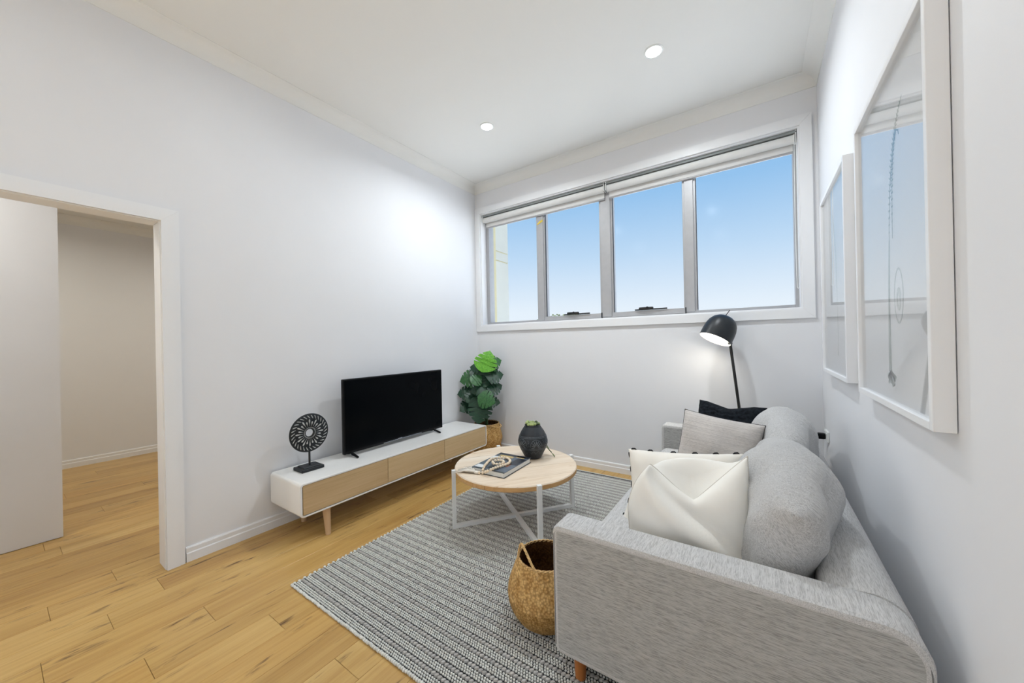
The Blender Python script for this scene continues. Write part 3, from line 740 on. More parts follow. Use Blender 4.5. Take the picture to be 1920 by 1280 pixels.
# ------------------------------------------------------------------ things on the coffee table
VC = (1.445, -1.105, TH)
vz = thing('carved_vase', 'dark round-bellied vase with carved floral band on the coffee table', 'vase', VC)
vprof = [(.052, 0), (.060, .004), (.075, .03), (.098, .075), (.1125, .115), (.113, .135), (.104, .17), (.086, .205), (.066, .235), (.057, .246), (.060, .252)]
def vr(z):
    for (r0, z0), (r1, z1) in zip(vprof, vprof[1:]):
        if z0 <= z <= z1: return r0+(r1-r0)*(z-z0)/(z1-z0)
    return vprof[-1][0]
part('vase_body', G().lathe(vprof+[(.055, .252), (.051, .245), (.05, .215), (.03, .21), (.0005, .209)], VC, 48, True), 'vase_black', vz, smooth='all')
g = G()
def vstrip(pts, w):
    P = []
    for i, (th, z) in enumerate(pts):
        a = pts[max(i-1, 0)]; b = pts[min(i+1, len(pts)-1)]
        dx, dz = (b[0]-a[0])*.1, b[1]-a[1]; L = math.hypot(dx, dz) or 1
        ww = w*(1 if 0 < i < len(pts)-1 else .35)
        for s in (-1, 1):
            th2 = th+s*ww*(-dz/L)/.1; z2 = z+s*ww*dx/L; r_ = vr(z2)+.0009
            P.append((VC[0]+r_*math.cos(th2), VC[1]+r_*math.sin(th2), VC[2]+z2))
    g.add(P, [(2*i, 2*i+1, 2*i+3, 2*i+2) for i in range(len(pts)-1)])
for z in (.083, .092, .168, .176): vstrip([(2*PI*i/48, z) for i in range(49)], .0006)
for k_ in range(6):
    th0 = 2*PI*k_/6+.25
    for j in range(9):
        a = PI*(-.05+1.1*j/8); 
        vstrip([(th0+10*(.010+.028*s)*math.cos(a)*.95, .106+(.010+.034*s)*math.sin(a)*1.1) for s in (0, .5, 1)], .0016)
    vstrip([(th0+.42*math.cos(PI*i/12), .102+.058*math.sin(PI*i/12)) for i in range(13)], .0007)
    for j in range(4): vstrip([(th0+.52, .108+.013*j), (th0+.52+.05*(-1)**j, .117+.013*j)], .0014)
for k_ in range(16):
    th0 = 2*PI*k_/16; vstrip([(th0-.19, .076), (th0, .05), (th0+.19, .076)], .0005)
part('carved_band', g, 'vase_line', vz, kind='stuff')
su = thing('succulent', 'pale green string succulent crowning the dark vase on the table', 'plant', (VC[0], VC[1], VC[2]+.21))
part('soil', G().lathe([(.048, .2115), (.045, .228), (.0005, .232)], VC, 20, True), 'soil', su)
rs = random.Random(5)
for k_ in range(26):
    a = 2*PI*k_/13+rs.uniform(-.2,.2); r_ = .03 if k_ < 13 else .046; z = .248+rs.uniform(0,.02) if k_ < 13 else .254+rs.uniform(0,.014)
    if rs.random() < .12: continue
    q = (VC[0]+r_*math.cos(a), VC[1]+r_*math.sin(a), VC[2]+z)
    lf = part('pearl', G().sphere(q, .0125, 10, 6, (1, 1, .9)), 'succulent' if rs.random() < .8 else 'succulent_dark', su, smooth='all')
for k_, (off, dr) in enumerate((((.058, .02), 7), ((.058, .035), 6))):
    pts = []
    a0 = math.radians(86+10*k_)
    for i in range(9):
        s = i/8; r_ = vr(.25*(1-s))+.008+.02*s*s if s < .9 else .10
        if s > .7: r_ = .115+.05*(s-.7)/.3
        pts.append((VC[0]+r_*math.cos(a0-1.05*s*s), VC[1]+r_*math.sin(a0-1.05*s*s), VC[2]+max(.006, .255*(1-s*1.02))))
    st = part('trailing_strand', G().tube(pts, .0022, 6), 'succulent_dark', su, smooth='all')
    for i in range(10):
        s = (i+.5)/10*8; j = int(s); p_ = Vector(pts[j]).lerp(Vector(pts[min(j+1, 8)]), s-j)
        part('pearl', G().sphere((p_.x+.003, p_.y-.003, p_.z+.002), .0045, 8, 5), 'succulent' if i % 2 else 'succulent_dark', st, smooth='all')

BK = (1.368, -1.40, TH)
bk = thing('hardcover_book', 'thick hardcover book with a photographic cover, lying under the wooden beads', 'book', BK)
rb = Matrix.Rotation(math.radians(2), 4, 'Z')
def bp(name, g, m_, parent, **k_):
    g.xf(Matrix.Translation(BK) @ rb); return part(name, g, m_, parent, **k_)
bw, bl, bh = .132, .178, .036
bp('page_block', G().box(-bw+.006, bw-.006, -bl+.005, bl-.005, .003, bh-.003), 'page_paper', bk)
cv = bp('cover', G().box(-bw, bw, -bl, bl, bh-.0032, bh), 'cover_blue', bk)
bp('back_cover', G().box(-bw, bw, -bl, bl, 0, .003), 'cover_dark', bk)
bp('spine', G().rbox(-bw-.002, -bw+.006, -bl, bl, .0005, bh-.0005, .002, 1), 'book_spine', bk)
pr_ = [((-.13,.13,.14,.176),'cover_dark'), ((.06,.128,-.02,.12),'cover_dark'), ((-.1,.02,.10,.135),'cover_yellow'), ((.03,.10,.128,.16),'cover_yellow'), ((.03,.085,-.07,-.01),'cover_orange'), ((-.125,-.06,-.16,-.11),'cover_white'),
       ((-.12,.128,-.178,-.164),'cover_dark'), ((-.13,-.02,.03,.09),'cover_white'), ((-.03,.06,-.15,-.10),'cover_dark')]
for (a, b, c_, d_), m_ in pr_: bp('cover_print', G().box(a, b, c_, d_, bh, bh+.0004), m_, cv)

strand = [(1.318,-1.598,.418),(1.343,-1.591,.42),(1.37,-1.594,.43),(1.393,-1.60,.443),(1.412,-1.589,.452),(1.414,-1.567,.452),(1.417,-1.545,.452),(1.421,-1.524,.452),(1.427,-1.503,.452),(1.433,-1.483,.452),(1.438,-1.463,.452),(1.441,-1.441,.452),(1.44,-1.42,.452),(1.433,-1.398,.452),(1.42,-1.378,.452),(1.404,-1.362,.452),(1.386,-1.348,.452),(1.366,-1.341,.452),(1.346,-1.343,.452),(1.327,-1.351,.452),(1.312,-1.365,.452),(1.299,-1.382,.452),(1.289,-1.401,.452),(1.285,-1.422,.452),(1.288,-1.443,.452),(1.296,-1.463,.452),(1.303,-1.484,.452),(1.311,-1.504,.452),(1.319,-1.525,.452),(1.327,-1.546,.450),(1.334,-1.566,.445),(1.338,-1.58,.436)]
loop = [(1.33,-1.462,.4535),(1.345,-1.479,.4535),(1.364,-1.49,.4535),(1.385,-1.487,.4535),(1.40,-1.472,.4535),(1.408,-1.452,.4535),(1.402,-1.43,.4535),(1.387,-1.415,.4535),(1.366,-1.409,.4535),(1.345,-1.414,.4535),(1.331,-1.43,.4535)]
bd = thing('bead_garland', 'pale wooden bead garland with a cotton tassel, draped over the book', 'garland', (1.36, -1.47, TH+bh))
bm_ = mesh('bead', G().sphere((0,0,0), .0102, 12, 8, (1,1,.95)), 'bead_wood', 'all')
for p_ in strand+loop: inst('bead', bm_, p_, bd, (random.uniform(0,3),)*3)
part('cord', G().tube(strand, .0018, 6), 'cotton', bd, smooth='all')
part('cord', G().tube(loop, .0018, 6, True), 'cotton', bd, smooth='all')
tas = part('tassel_head', G().tube([(1.316,-1.598,.419),(1.30,-1.602,.418),(1.285,-1.604,.417)], [.008,.011,.0105], 12), 'cotton', bd, smooth='all')
g = G(); rt_ = random.Random(9)
for i in range(75):
    a = rt_.uniform(-1, 1); s = rt_.uniform(.75, 1.1)
    ex, ey = 1.285-.135*s*math.cos(a*.62+.12), -1.604+.125*s*math.sin(a*.62+.12)
    h = rt_.uniform(0, .014)
    g.tube([(1.29, -1.603+a*.004, .417+h*.2), (1.258, -1.603+a*.022, .4175+h), ((ex+1.25)/2+rt_.uniform(-.006,.006), (ey-1.602)/2+rt_.uniform(-.008,.008), .413+h), (ex+rt_.uniform(-.006,.006), ey+rt_.uniform(-.01,.01), .408+h*.35)], .0019, 5)
part('tassel_fringe', g, 'cotton', bd, smooth='all', kind='stuff')

# ------------------------------------------------------------------ sofa
SX0, SX1, SY0, SY1, SZ0, SZ1 = 2.225, 3.205, -2.265, -.275, .125, .603
AT = .132
so = thing('sofa', 'light grey upholstered two-seat sofa along the right wall', 'sofa', ((SX0+SX1)/2, (SY0+SY1)/2, 0))
def soft_box(x0, x1, y0, y1, z0, z1, r, seg=5, mats=('sofa_x_shade',), pick=None, sub=0):
    bm = bmesh.new(); bmesh.ops.create_cube(bm, size=1)
    for v in bm.verts: v.co = Vector(((x0+x1)/2+v.co.x*(x1-x0), (y0+y1)/2+v.co.y*(y1-y0), (z0+z1)/2+v.co.z*(z1-z0)))
    bmesh.ops.bevel(bm, geom=list(bm.edges), offset=r, segments=seg, profile=.5, affect='EDGES', clamp_overlap=True)
    bm.normal_update(); bm.verts.index_update(); g = G()
    for v in bm.verts: g.v.append(tuple(v.co))
    for f in bm.faces: g.f.append(tuple(v.index for v in f.verts)); g.mi.append(pick(f.normal) if pick else 0)
    bm.free(); return g
side_top = lambda n: 0 if abs(n.y) > .75 else 1
def loft(prof, y0, y1, bev, K=1, mats=None, cx=None, cz=None):
    """profile of (x, z) extruded along Y with rounded ends"""
    n = len(prof); g = G(); rings = [(y0, bev+.006), (y0, bev), (y0+bev*.3, bev*.3), (y0+bev, 0)] + [(y0+bev+(y1-y0-2*bev)*i/K, 0) for i in range(1, K)] + [(y1-bev, 0), (y1-bev*.3, bev*.3), (y1, bev), (y1, bev+.006)]
    nrm = []
    for i in range(n):
        a, b = prof[i-1], prof[(i+1) % n]; dx, dz = b[0]-a[0], b[1]-a[1]; L = math.hypot(dx, dz) or 1; nrm.append((dz/L, -dx/L))
    area = sum(prof[i][0]*prof[(i+1) % n][1]-prof[(i+1) % n][0]*prof[i][1] for i in range(n)); sg = 1 if area > 0 else -1
    for y, ins in rings:
        g.v += [(x-sg*nx*ins, y, z-sg*nz*ins) for (x, z), (nx, nz) in zip(prof, nrm)]
    R = len(rings)
    g.f = [(i*n+j, i*n+(j+1) % n, (i+1)*n+(j+1) % n, (i+1)*n+j) for i in range(R-1) for j in range(n)] + [tuple(reversed(range(n))), tuple(range((R-1)*n, R*n))]
    g.mi = [1]*(len(g.f)-2)+[0, 0]
    return g
def corner(cx, cz, r, a0, n=7): return [(cx+r*math.cos(a0-PI/2*i/n), cz+r*math.sin(a0-PI/2*i/n)) for i in range(n+1)]
AX1 = SX1-.004
aprof = corner(SX0+.03, SZ1-.03, .03, PI, 5) + corner(AX1-.085, SZ1-.085, .085, PI/2, 9) + corner(AX1-.032, SZ0+.032, .032, 0, 5) + corner(SX0+.032, SZ0+.032, .032, -PI/2, 5)
for y0, y1 in ((SY0, SY0+AT), (SY1-AT, SY1)):
    arm = part('arm', loft(aprof, y0, y1, .014), ['sofa_x_shade', 'sofa_y'], so, smooth=True)
    yo = y0+.003 if y0 == SY0 else y1-.003
    sp2 = [(SX0+.009, SZ0+.03)] + corner(SX0+.035, SZ1-.041, .026, PI, 5) + [(SX0+.06+.75*i/6, SZ1-.0135) for i in range(7)] + corner(AX1-.092, SZ1-.0955, .082, PI/2, 9)[1:] + [(AX1-.011, SZ0+.03)]
    part('seam', G().tube([(x, yo, z) for x, z in sp2], .0024, 6), 'sofa_seam', arm, smooth='all')
bprof = [(SX1-.20, SZ0+.02)] + corner(SX1-.145, SZ1-.05, .045, PI, 5) + corner(SX1-.085, SZ1-.085, .085, PI/2, 9) + [(SX1, SZ0+.02)]
g = loft(bprof, SY0+AT-.003, SY1-AT+.003, .006, 8); g.mi = [0]*len(g.f)
back = part('back', g, 'sofa_y', so, smooth=True)
part('base_frame', soft_box(SX0+.012, SX1-.16, SY0+AT-.01, SY1-AT+.01, SZ0+.01, SZ0+.16, .012, 3), 'sofa_y', so, smooth=True)
sm = (SY0+SY1)/2
for y0, y1 in ((SY0+AT+.003, sm-.002), (sm+.002, SY1-AT-.003)):
    g = soft_box(SX0+.004, SX1-.17, y0, y1, SZ0+.158, .435, .055, 6)
    g.v = [(x, y, z+(.02*math.sin(PI*(x-SX0)/.8)*math.sin(PI*(y-y0)/(y1-y0)) if z > .36 else 0)) for x, y, z in g.v]
    part('seat_cushion', g, 'sofa_y', so, smooth='all')
for x, y, zt, zb in ((SX0+.075, SY0+.07, SZ0+.004, RT), (SX0+.075, SY1-.07, SZ0+.004, RT), (SX1-.09, SY0+.07, SZ0+.004, 0), (SX1-.09, SY1-.07, SZ0+.004, 0)):
    part('leg', G().tube([(x, y, zt), (x, y, zb)], [.026, .02], 16), 'teak_leg', so, smooth=True)

def pillow(w, h, t, n=34, k=.10, p=2.4, q=.5, wr=.01, seed=0, chop=None, extra=None):
    """cushion in its own axes: x along the width, y through it (front is -y), z up; centre at the origin"""
    r = random.Random(seed); ph = [r.uniform(0, 6.28) for _ in range(8)]
    g = G(); g.uv = []
    def surf(u, v, s):
        x = w/2*u*(1-k*(1-v*v)*u*u); z = h/2*v*(1-k*(1-u*u)*v*v)
        d = (max(0, 1-abs(u)**p)*max(0, 1-abs(v)**p))**q
        y = s*t/2*d
        cr_ = (abs(u)*abs(v))
        y += wr*d*(math.sin(5*u+3*v+ph[0])*math.sin(4*v-2*u+ph[1])+.6*math.sin(9*(u-v)+ph[2])*cr_+.5*math.sin(11*(u+v)+ph[3])*cr_)*s
        if chop:
            u0, wd_, dep, vv = chop
            a = max(0, 1-abs(u-u0)/wd_); f = a**1.1*max(0, (v+vv)/(1+vv))**1.3
            z -= dep*f; y += (-s)*.25*dep*f*d
        if extra: x, y, z = extra(u, v, s, x, y, z, d)
        return (x, y, z)
    idx = {}
    for s in (-1, 1):
        for i in range(n+1):
            for j in range(n+1):
                u, v = -1+2*i/n, -1+2*j/n
                # cluster samples to the rim
                u, v = math.sin(u*PI/2)*.5+u*.5, math.sin(v*PI/2)*.5+v*.5
                b = i in (0, n) or j in (0, n)
                if b and (i, j, 0) in idx: idx[(i, j, s)] = idx[(i, j, 0)]; continue
                idx[(i, j, s)] = len(g.v)
                if b: idx[(i, j, 0)] = len(g.v)
                g.v.append(surf(u, v, s)); g.uv.append((0, 0))
        for i in range(n):
            for j in range(n):
                f = (idx[(i,j,s)], idx[(i+1,j,s)], idx[(i+1,j+1,s)], idx[(i,j+1,s)])
                g.f.append(f if s < 0 else f[::-1]); g.mi.append(0)
    P3 = [Vector(q_) for q_ in g.v]; m_ = n//2                     # arc-length texture coordinates, so the weave keeps its scale round the ends
    for s in (-1, 1):
        U = {}; Vv = {}
        for a_ in range(n+1):
            U[(m_, a_)] = 0.0; Vv[(a_, m_)] = 0.0
            for st in (1, -1):
                b_ = m_
                while 0 <= b_+st <= n:
                    U[(b_+st, a_)] = U[(b_, a_)] + st*(P3[idx[(b_+st, a_, s)]]-P3[idx[(b_, a_, s)]]).length
                    Vv[(a_, b_+st)] = Vv[(a_, b_)] + st*(P3[idx[(a_, b_+st, s)]]-P3[idx[(a_, b_, s)]]).length
                    b_ += st
        for i in range(n+1):
            for j in range(n+1): g.uv[idx[(i, j, s)]] = (U[(i, j)], Vv[(i, j)])
    g.edge = [surf(math.sin(-PI/2+PI*i/n)*.5+(-1+2*i/n)*.5, 1, 1) for i in range(n+1)], [surf(-1, math.sin(-PI/2+PI*i/n)*.5+(-1+2*i/n)*.5, 1) for i in range(n+1)], [surf(1, math.sin(-PI/2+PI*i/n)*.5+(-1+2*i/n)*.5, 1) for i in range(n+1)]
    g.surf = surf
    return g
# the sofa's own back cushions
def slump(u, v, s, x, y, z, d):
    e = u*u
    return (x, y+s*d*(.016*math.sin(7*u+2*v)+.007*math.sin(17*u-5*v+1)*abs(u)+.006*math.sin(13*v+6*u)*abs(v)), z-(.115*e if v > 0 else 0)*max(0, v)-.012*math.sin(9*u+4*v)*d)
for yc, L, sd, zc in ((-1.69, .86, 2, .645), (-.83, .84, 5, .65)):
    g = pillow(L, .47, .30, 40, .05, 2.3, .46, .014, sd, None, slump)
    g.xf(Matrix.Translation((2.94 if yc < -1 else 2.968, yc, zc)) @ Matrix.Rotation(math.radians(-90), 4, 'Z') @ Matrix.Rotation(math.radians(-14), 4, 'X'))
    part('back_cushion', g, 'sofa_z', so, smooth='all')

# ------------------------------------------------------------------ scatter cushions
def cushion(name, label, loc, rz, lean, roll, g, mat_, seam=None, group='scatter cushions on the sofa'):
    t = thing(name, label, 'cushion', loc)
    t['group'] = group
    M_ = Matrix.Translation(loc) @ Matrix.Rotation(rz, 4, 'Z') @ Matrix.Rotation(lean, 4, 'X') @ Matrix.Rotation(roll, 4, 'Y')
    E = [[M_ @ Vector(p_) for p_ in e] for e in g.edge]; surf = g.surf
    g.xf(M_); part('cover', g, mat_, t, smooth='all')
    if seam: part('seam', G().tube(list(reversed(E[1]))[::1][:-1] + [E[1][0]] if False else E[1], .0022, 6), seam, t, smooth='all'); 
    if seam: part('seam', G().tube(E[0], .0022, 6), seam, t, smooth='all'); part('seam', G().tube(E[2], .0022, 6), seam, t, smooth='all')
    return t, M_, E, surf
R_ = math.radians
def chopped(u, v, s, x, y, z, d):
    c = max(0, 1-abs(u-.12)/.95); f = c**1.1*max(0, (v+.35)/1.35)**1.6
    if s < 0 or d < 1e-6:
        z -= .165*f*(1-.15*d); y += .02*f
    else: z -= .165*f*(1-min(1, 2.2*d)); z += .035*c*max(0, v)*d; y += .02*d
    if u < 0: x += .10*(-u)**1.5*max(0, v)**1.5; z -= .055*(-u)**2*max(0, v)**2; y -= .05*(-u)**2*max(0, v)
    if s < 0:                                      # crease running from the left corner down to the right
        sd = ((u+1)*.72+(v-1)*.70)
        y += .045*max(0, min(1, sd/.16))*max(0, 1-max(0, sd)/1.1)*d - .03*math.exp(-(sd+.12)**2/.03)*d
    return (x, y, z)
cushion('scatter_cushion', 'plain cream cushion with a chopped top, nearest the sofa arm', (2.645, -1.955, .622), R_(12), R_(-15), R_(-5),
        pillow(.46, .44, .22, 44, .06, 2.3, .5, .006, 1, None, chopped), 'cream_cotton', 'seam_cream')
def flare(u, v, s, x, y, z, d):
    return (x-.07*max(0, -v)*(u < 0)*u*u, y, z)
t, M_, E, surf = cushion('scatter_cushion', 'cream cushion edged with little black tufts, second from the camera', (2.588, -1.645, .562), R_(3), R_(-20), R_(-5),
        pillow(.50, .40, .17, 34, .05, 2.4, .5, .010, 3, None, flare), 'cream_linen', None)
for e, ids in ((0, (3, 9, 15, 20, 25, 31)), (1, (4, 9, 14, 19, 24, 30))):
    for i in ids:
        c_ = E[e][i]; d_ = (E[e][i+1]-E[e][i-1]).normalized()
        part('tuft', G().tube([c_-d_*.013, c_-d_*.006+Vector((0,0,.004)), c_+d_*.006+Vector((0,0,.005)), c_+d_*.013], [.0018,.0042,.004,.0018], 6), 'black_thread', t, smooth='all')
cushion('scatter_cushion', 'grey-beige linen cushion with dark piped edge, third from the camera', (2.67, -1.13, .622), R_(-4), R_(-20), R_(7),
        pillow(.41, .45, .17, 34, .05, 2.4, .5, .010, 4), 'linen_grey', 'piping_dark')
def knit(u, v, s, x, y, z, d):
    return (x, y+s*.006*d*math.sin(40*v)*(1 if u < .1 else .2), z+.008*math.sin(16*u+3*v)*(v > .3)*d)
cushion('scatter_cushion', 'black chunky-knit cushion, farthest on the sofa, below the floor lamp', (2.705, -.68, .628), R_(-10), R_(-16), R_(2),
        pillow(.40, .45, .19, 40, .04, 3.0, .45, .014, 8, (-.05, .7, .03, .3), knit), 'black_knit')

# ------------------------------------------------------------------ floor lamp
fl = thing('floor_lamp', 'black floor lamp with tilted dome shade, lit, behind the sofa', 'lamp', (2.79, -.14, 0))
sc_c = Vector((2.634, -.175, 1.362)); axd = Vector((-.44, -.34, -1)).normalized()         # shade centre and opening direction
zq = (-axd); Mq = zq.to_track_quat('Z', 'Y').to_matrix().to_4x4(); Mq.translation = sc_c
sp_ = [(.117, -.098), (.1175, -.04), (.1145, .003), (.104, .043), (.085, .075), (.058, .096), (.03, .107), (.0006, .110)]
part('shade', G().lathe(sp_, (0,0,0), 48, False).xf(Mq), 'lamp_black', fl, smooth='all')
part('shade_lining', G().lathe([(.117, -.0981), (.1145, -.0975), (.1145, -.04), (.1115, .002), (.101, .041), (.082, .072), (.055, .092), (.0006, .105)], (0,0,0), 48, False).xf(Mq), 'lamp_inner', fl, smooth='all')
part('bulb', G().sphere((0,0,.0), .042, 20, 12).lathe([(.02, .035), (.014, .09)], (0,0,0), 16, False).xf(Mq), 'bulb_glow', fl, smooth='all')
pt, pb = Vector((2.662, -.15, 1.49)), Vector((2.785, -.14, .012))
part('pole', G().tube([pb, (2.748,-.143,.74), (2.697,-.148,1.245), (2.686,-.15,1.33)], .0105, 14), 'black_metal', fl, smooth='all')
part('shade_pin', G().tube([(2.662,-.162,1.45), (2.70,-.15,1.505)], .0028, 8), 'black_metal', fl, smooth='all')
part('joint', G().sphere(tuple(Vector((2.697,-.148,1.245))), .016, 12, 8), 'black_metal', fl, smooth='all')
part('base', G().lathe([(.125, 0), (.125, .010), (.118, .014), (.012, .016)], (2.785, -.14, 0), 40, True, True), 'black_metal', fl, smooth=True)
l = bpy.data.lights.new('lamp_light', 'POINT'); l.energy = .45; l.color = (1, .93, .82); l.shadow_soft_size = .045
lo = bpy.data.objects.new('lamp_light', l); COL.objects.link(lo); lo.parent = fl; lo.location = sc_c + axd*.06 - Vector((2.79, -.14, 0))

# ------------------------------------------------------------------ power point
po_ = thing('power_outlet', 'white wall power outlet above the far end of the sofa back', 'outlet', (W, -.20, .60))
part('plate', G().rbox(W-.012, W, -.262, -.145, .565, .638, .004, 2), 'white_plastic', po_)
part('switch', G().rbox(W-.016, W-.011, -.25, -.238, .615, .628, .002, 1), 'white_plastic', po_)
part('switch', G().rbox(W-.016, W-.011, -.17, -.158, .615, .628, .002, 1), 'white_plastic', po_)
pg = thing('power_plug', 'black power plug pushed into the wall outlet behind the sofa', 'plug', (W-.012, -.18, .59))
part('plug_body', G().rbox(W-.055, W-.0125, -.20, -.155, .572, .612, .008, 2), 'black_plastic', pg, smooth=True)
part('cable', G().tube([(W-.05, -.178, .59), (W-.075, -.178, .575), (W-.09, -.17, .5), (W-.09, -.16, .1), (2.95, -.14, .006), (2.905, -.14, .006)], .0035, 8), 'black_plastic', pg, smooth='all')

# ------------------------------------------------------------------ framed prints
FD = .042
def framed(label, y0, y1, z0, z1, art):
    t = thing('framed_print', label, 'picture', (W, (y0+y1)/2, z0), 'framed prints on the right wall')
    fw = .021; xf_ = W-FD
    for nm, bx_ in (('frame_stile', (xf_, W-.002, y0, y0+fw, z0, z1)), ('frame_stile', (xf_, W-.002, y1-fw, y1, z0, z1)), ('frame_rail', (xf_, W-.002, y0+fw, y1-fw, z0, z0+fw)), ('frame_rail', (xf_, W-.002, y0+fw, y1-fw, z1-fw, z1))):
        part(nm, G().rbox(*bx_, .0012, 1), 'trim_paint', t)
    part('backing', G().box(W-.008, W-.001, y0+.008, y1-.008, z0+.008, z1-.008), 'dark_gasket_shade', t)
    pr = part('print', G().box(W-.021, W-.019, y0+fw, y1-fw, z0+fw, z1-fw), 'print_paper', t)
    art(pr, W-.0213)
    part('glass', G().box(W-.032, W-.030, y0+fw, y1-fw, z0+fw, z1-fw), 'clear_glass', t)
def ink(parent, x, pts, w, m_='fern_ink', name='fern_stem'):
    g = G(); n = len(pts)
    for i, (y, z) in enumerate(pts):
        a, b = pts[max(i-1,0)], pts[min(i+1,n-1)]; dy, dz = b[0]-a[0], b[1]-a[1]; L = math.hypot(dy, dz) or 1
        ww = w[i] if isinstance(w, (list, tuple)) else w
        for s in (-1, 1):
            g.v += [(x, y-s*ww*dz/L, z+s*ww*dy/L), (x-.0004, y-s*ww*dz/L, z+s*ww*dy/L)]
    for i in range(n-1):
        q = 4*i; g.f += [(q+1, q+3, q+7, q+5), (q, q+4, q+6, q+2), (q, q+1, q+5, q+4), (q+2, q+6, q+7, q+3)]
    g.mi = [0]*len(g.f)
    return part(name, g, m_, parent)
def bez(p0, p1, p2, n=16): return [((1-t)**2*p0[0]+2*t*(1-t)*p1[0]+t*t*p2[0], (1-t)**2*p0[1]+2*t*(1-t)*p1[1]+t*t*p2[1]) for t in [i/n for i in range(n+1)]]
def frond(parent, x, path, leaf, m_='fern_ink'):
    ink(parent, x, path, .002, m_); g = G()
    for i in range(1, len(path)-1):
        dy, dz = path[i+1][0]-path[i-1][0], path[i+1][1]-path[i-1][1]; L = math.hypot(dy, dz); dy /= L; dz /= L
        ll = leaf*math.sin(PI*(i+1)/(len(path)+1))**.7
        for s in (-1, 1):
            q = path[i]; e = (q[0]+(-s*dz*.9+dy*.4)*ll, q[1]+(s*dy*.9+dz*.4)*ll); c_ = ((q[0]+e[0])/2, (q[1]+e[1])/2)
            b = len(g.v); wv = .0035
            g.v += [(x-.0002, q[0], q[1]), (x-.0002, c_[0]+dy*wv, c_[1]+dz*wv), (x-.0002, e[0], e[1]), (x-.0002, c_[0]-dy*wv, c_[1]-dz*wv)]; g.f.append((b, b+1, b+2, b+3)); g.mi.append(0)
    part('frond', g, m_, parent, kind='stuff')
def art_large(pr, x):
    frond(pr, x, bez((-1.765, 1.60), (-1.78, 1.92), (-1.915, 2.00), 26), .022)
    frond(pr, x, bez((-1.80, 1.60), (-1.80, 1.90), (-1.855, 1.925), 22) + [(-1.875, 1.915), (-1.88, 1.90)], .016)
    ink(pr, x, bez((-1.765, 1.60), (-1.745, 1.4), (-1.75, 1.165), 14), [.004+.0007*i for i in range(15)], 'fern_ink')
    ink(pr, x, [(-1.85+.042*math.cos(2*PI*i/24), 1.41+.085*math.sin(2*PI*i/24)) for i in range(25)], .0035, 'fern_pale', 'fern_coil')
    ink(pr, x, [(-1.85+.014*math.cos(2*PI*i/16), 1.40+.03*math.sin(2*PI*i/16)) for i in range(17)], .007, 'fern_pale', 'fern_coil')
    rr2 = random.Random(4)
    for i in range(12):
        a = -PI*(.05+.9*i/11); ink(pr, x, [(-1.757, 1.165), (-1.76+.05*math.cos(a)*rr2.uniform(.7,1.1), 1.155+.035*math.sin(a)*rr2.uniform(.7,1.2))], .0055, 'fern_ink' if i % 2 else 'fern_pale', 'root')
def art_small(pr, x):
    frond(pr, x, bez((-.80, 1.5), (-.79, 1.85), (-.70, 1.98), 24), .025)
    ink(pr, x, bez((-.80, 1.5), (-.81, 1.35), (-.805, 1.21), 12), .003)
    ink(pr, x, bez((-.805, 1.21), (-.80, 1.19), (-.805, 1.175), 6), [.003,.006,.009,.010,.010,.008,.004], 'fern_ink', 'root')
framed('white-framed fern print nearest the camera on the right wall', -2.172, -1.395, 1.052, 2.142, art_large)
framed('white-framed fern print closer to the window on the right wall', -1.16, -.40, 1.062, 2.142, art_small)

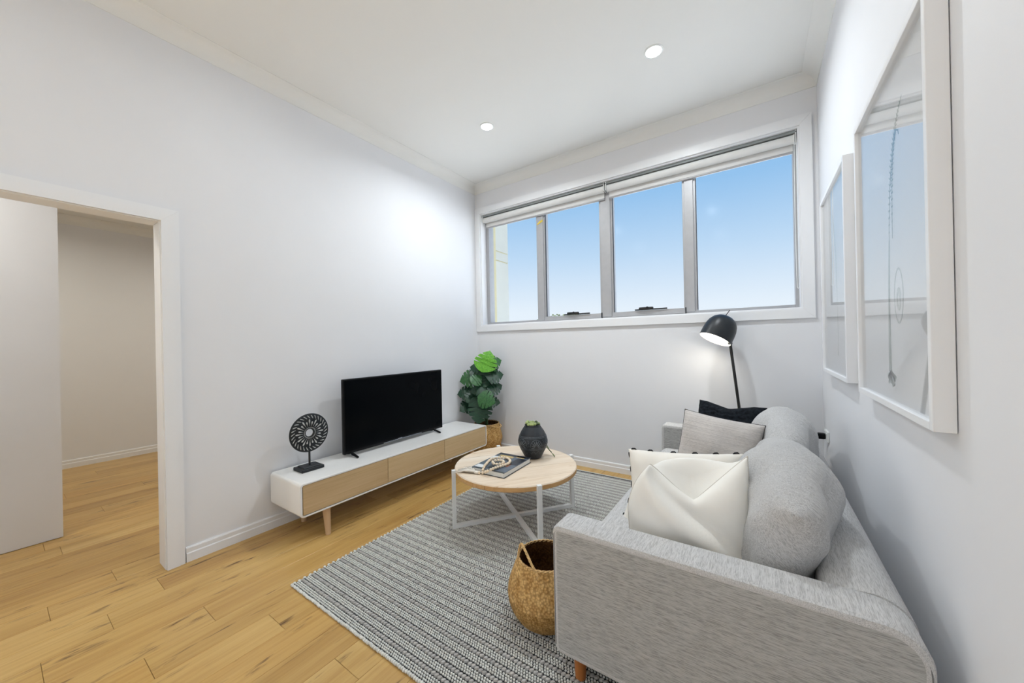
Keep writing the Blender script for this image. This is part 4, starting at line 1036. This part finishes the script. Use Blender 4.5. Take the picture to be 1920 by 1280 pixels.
# ------------------------------------------------------------------ outside the window
struct('wall_sun_block', G().box(FX0-.1, W+.12, YR-.1, BT, CZ+.14, 6.2), 'clad_cream')  # unseen block added to keep the sun off the fin wall
fw_ = struct_root('wall_neighbour', (-.3, .6, 0))
part('fin_wall', G().box(-.42, -.11, .27, .85, -3, 4.6), 'clad_cream', fw_)
part('corner_trim', G().box(-.112, -.098, .455, .545, -3, 4.6), 'clad_cream', fw_)
part('downpipe_recess', G().box(-.112, -.105, .30, .455, -3, 4.6), 'clad_olive', fw_)
for z0, z1 in ((-3, 2.42), (2.435, 2.55), (2.565, 4.6)): part('cladding_panel', G().box(-.112, -.102, .55, .845, z0, z1), 'clad_panel', fw_)
gr = struct('ground', G().box(-260, 260, .9, 260, -3.2, -3), 'bounce_ground');  # unseen ground, made pale to bounce sun up through the window
rt2 = random.Random(21)
def tree(x, y, top, rad, label):
    t = thing('distant_tree', label, 'tree', (x, y, -3), 'distant trees beyond the window')
    part('trunk', G().tube([(x, y, -3), (x+.2, y, top-rad)], [.45, .25], 8), 'bark', t)
    g = G()
    for i in range(420):
        a, b = rt2.uniform(0, 2*PI), rt2.gauss(0, .5); r_ = rad*rt2.uniform(.3, 1.0)
        q = Vector((x+r_*1.5*math.cos(a)*math.cos(b), y+r_*math.sin(a)*math.cos(b), top-rad*.9+r_*.9*math.sin(b)))
        s = rad*rt2.uniform(.10, .2); n1 = Vector((rt2.gauss(0,1), rt2.gauss(0,1), rt2.gauss(0,1))).normalized(); n2 = n1.orthogonal().normalized(); n3 = n1.cross(n2)
        b_ = len(g.v); g.v += [tuple(q+n2*s), tuple(q+n3*s), tuple(q-n2*s), tuple(q-n3*s)]; g.f.append((b_, b_+1, b_+2, b_+3)); g.mi.append(0)
    part('crown', g, 'tree_green', t, kind='stuff')
def ray_at(px, py, dist):
    m_ = cam.matrix_world; d_ = (m_.to_3x3() @ Vector(((px-960)/675.5, -(py-640)/675.5, -1))); d_ = d_/math.hypot(d_.x, d_.y)
    return m_.translation + d_*dist
for px, py, dist, rad, lb in ((1031, 587.5, 70, 2.0, 'low distant treetop beside the left mullion of the window'), (1040, 586.5, 74, 1.6, 'small distant treetop between the left mullion and the first winder'), (1067, 584.5, 80, 2.2, 'distant treetop just left of the first window winder'), (1054, 590, 90, 1.6, 'lowest distant treetop seen through the second pane')):
    p_ = ray_at(px, py, dist); tree(p_.x, p_.y, p_.z, rad, lb)
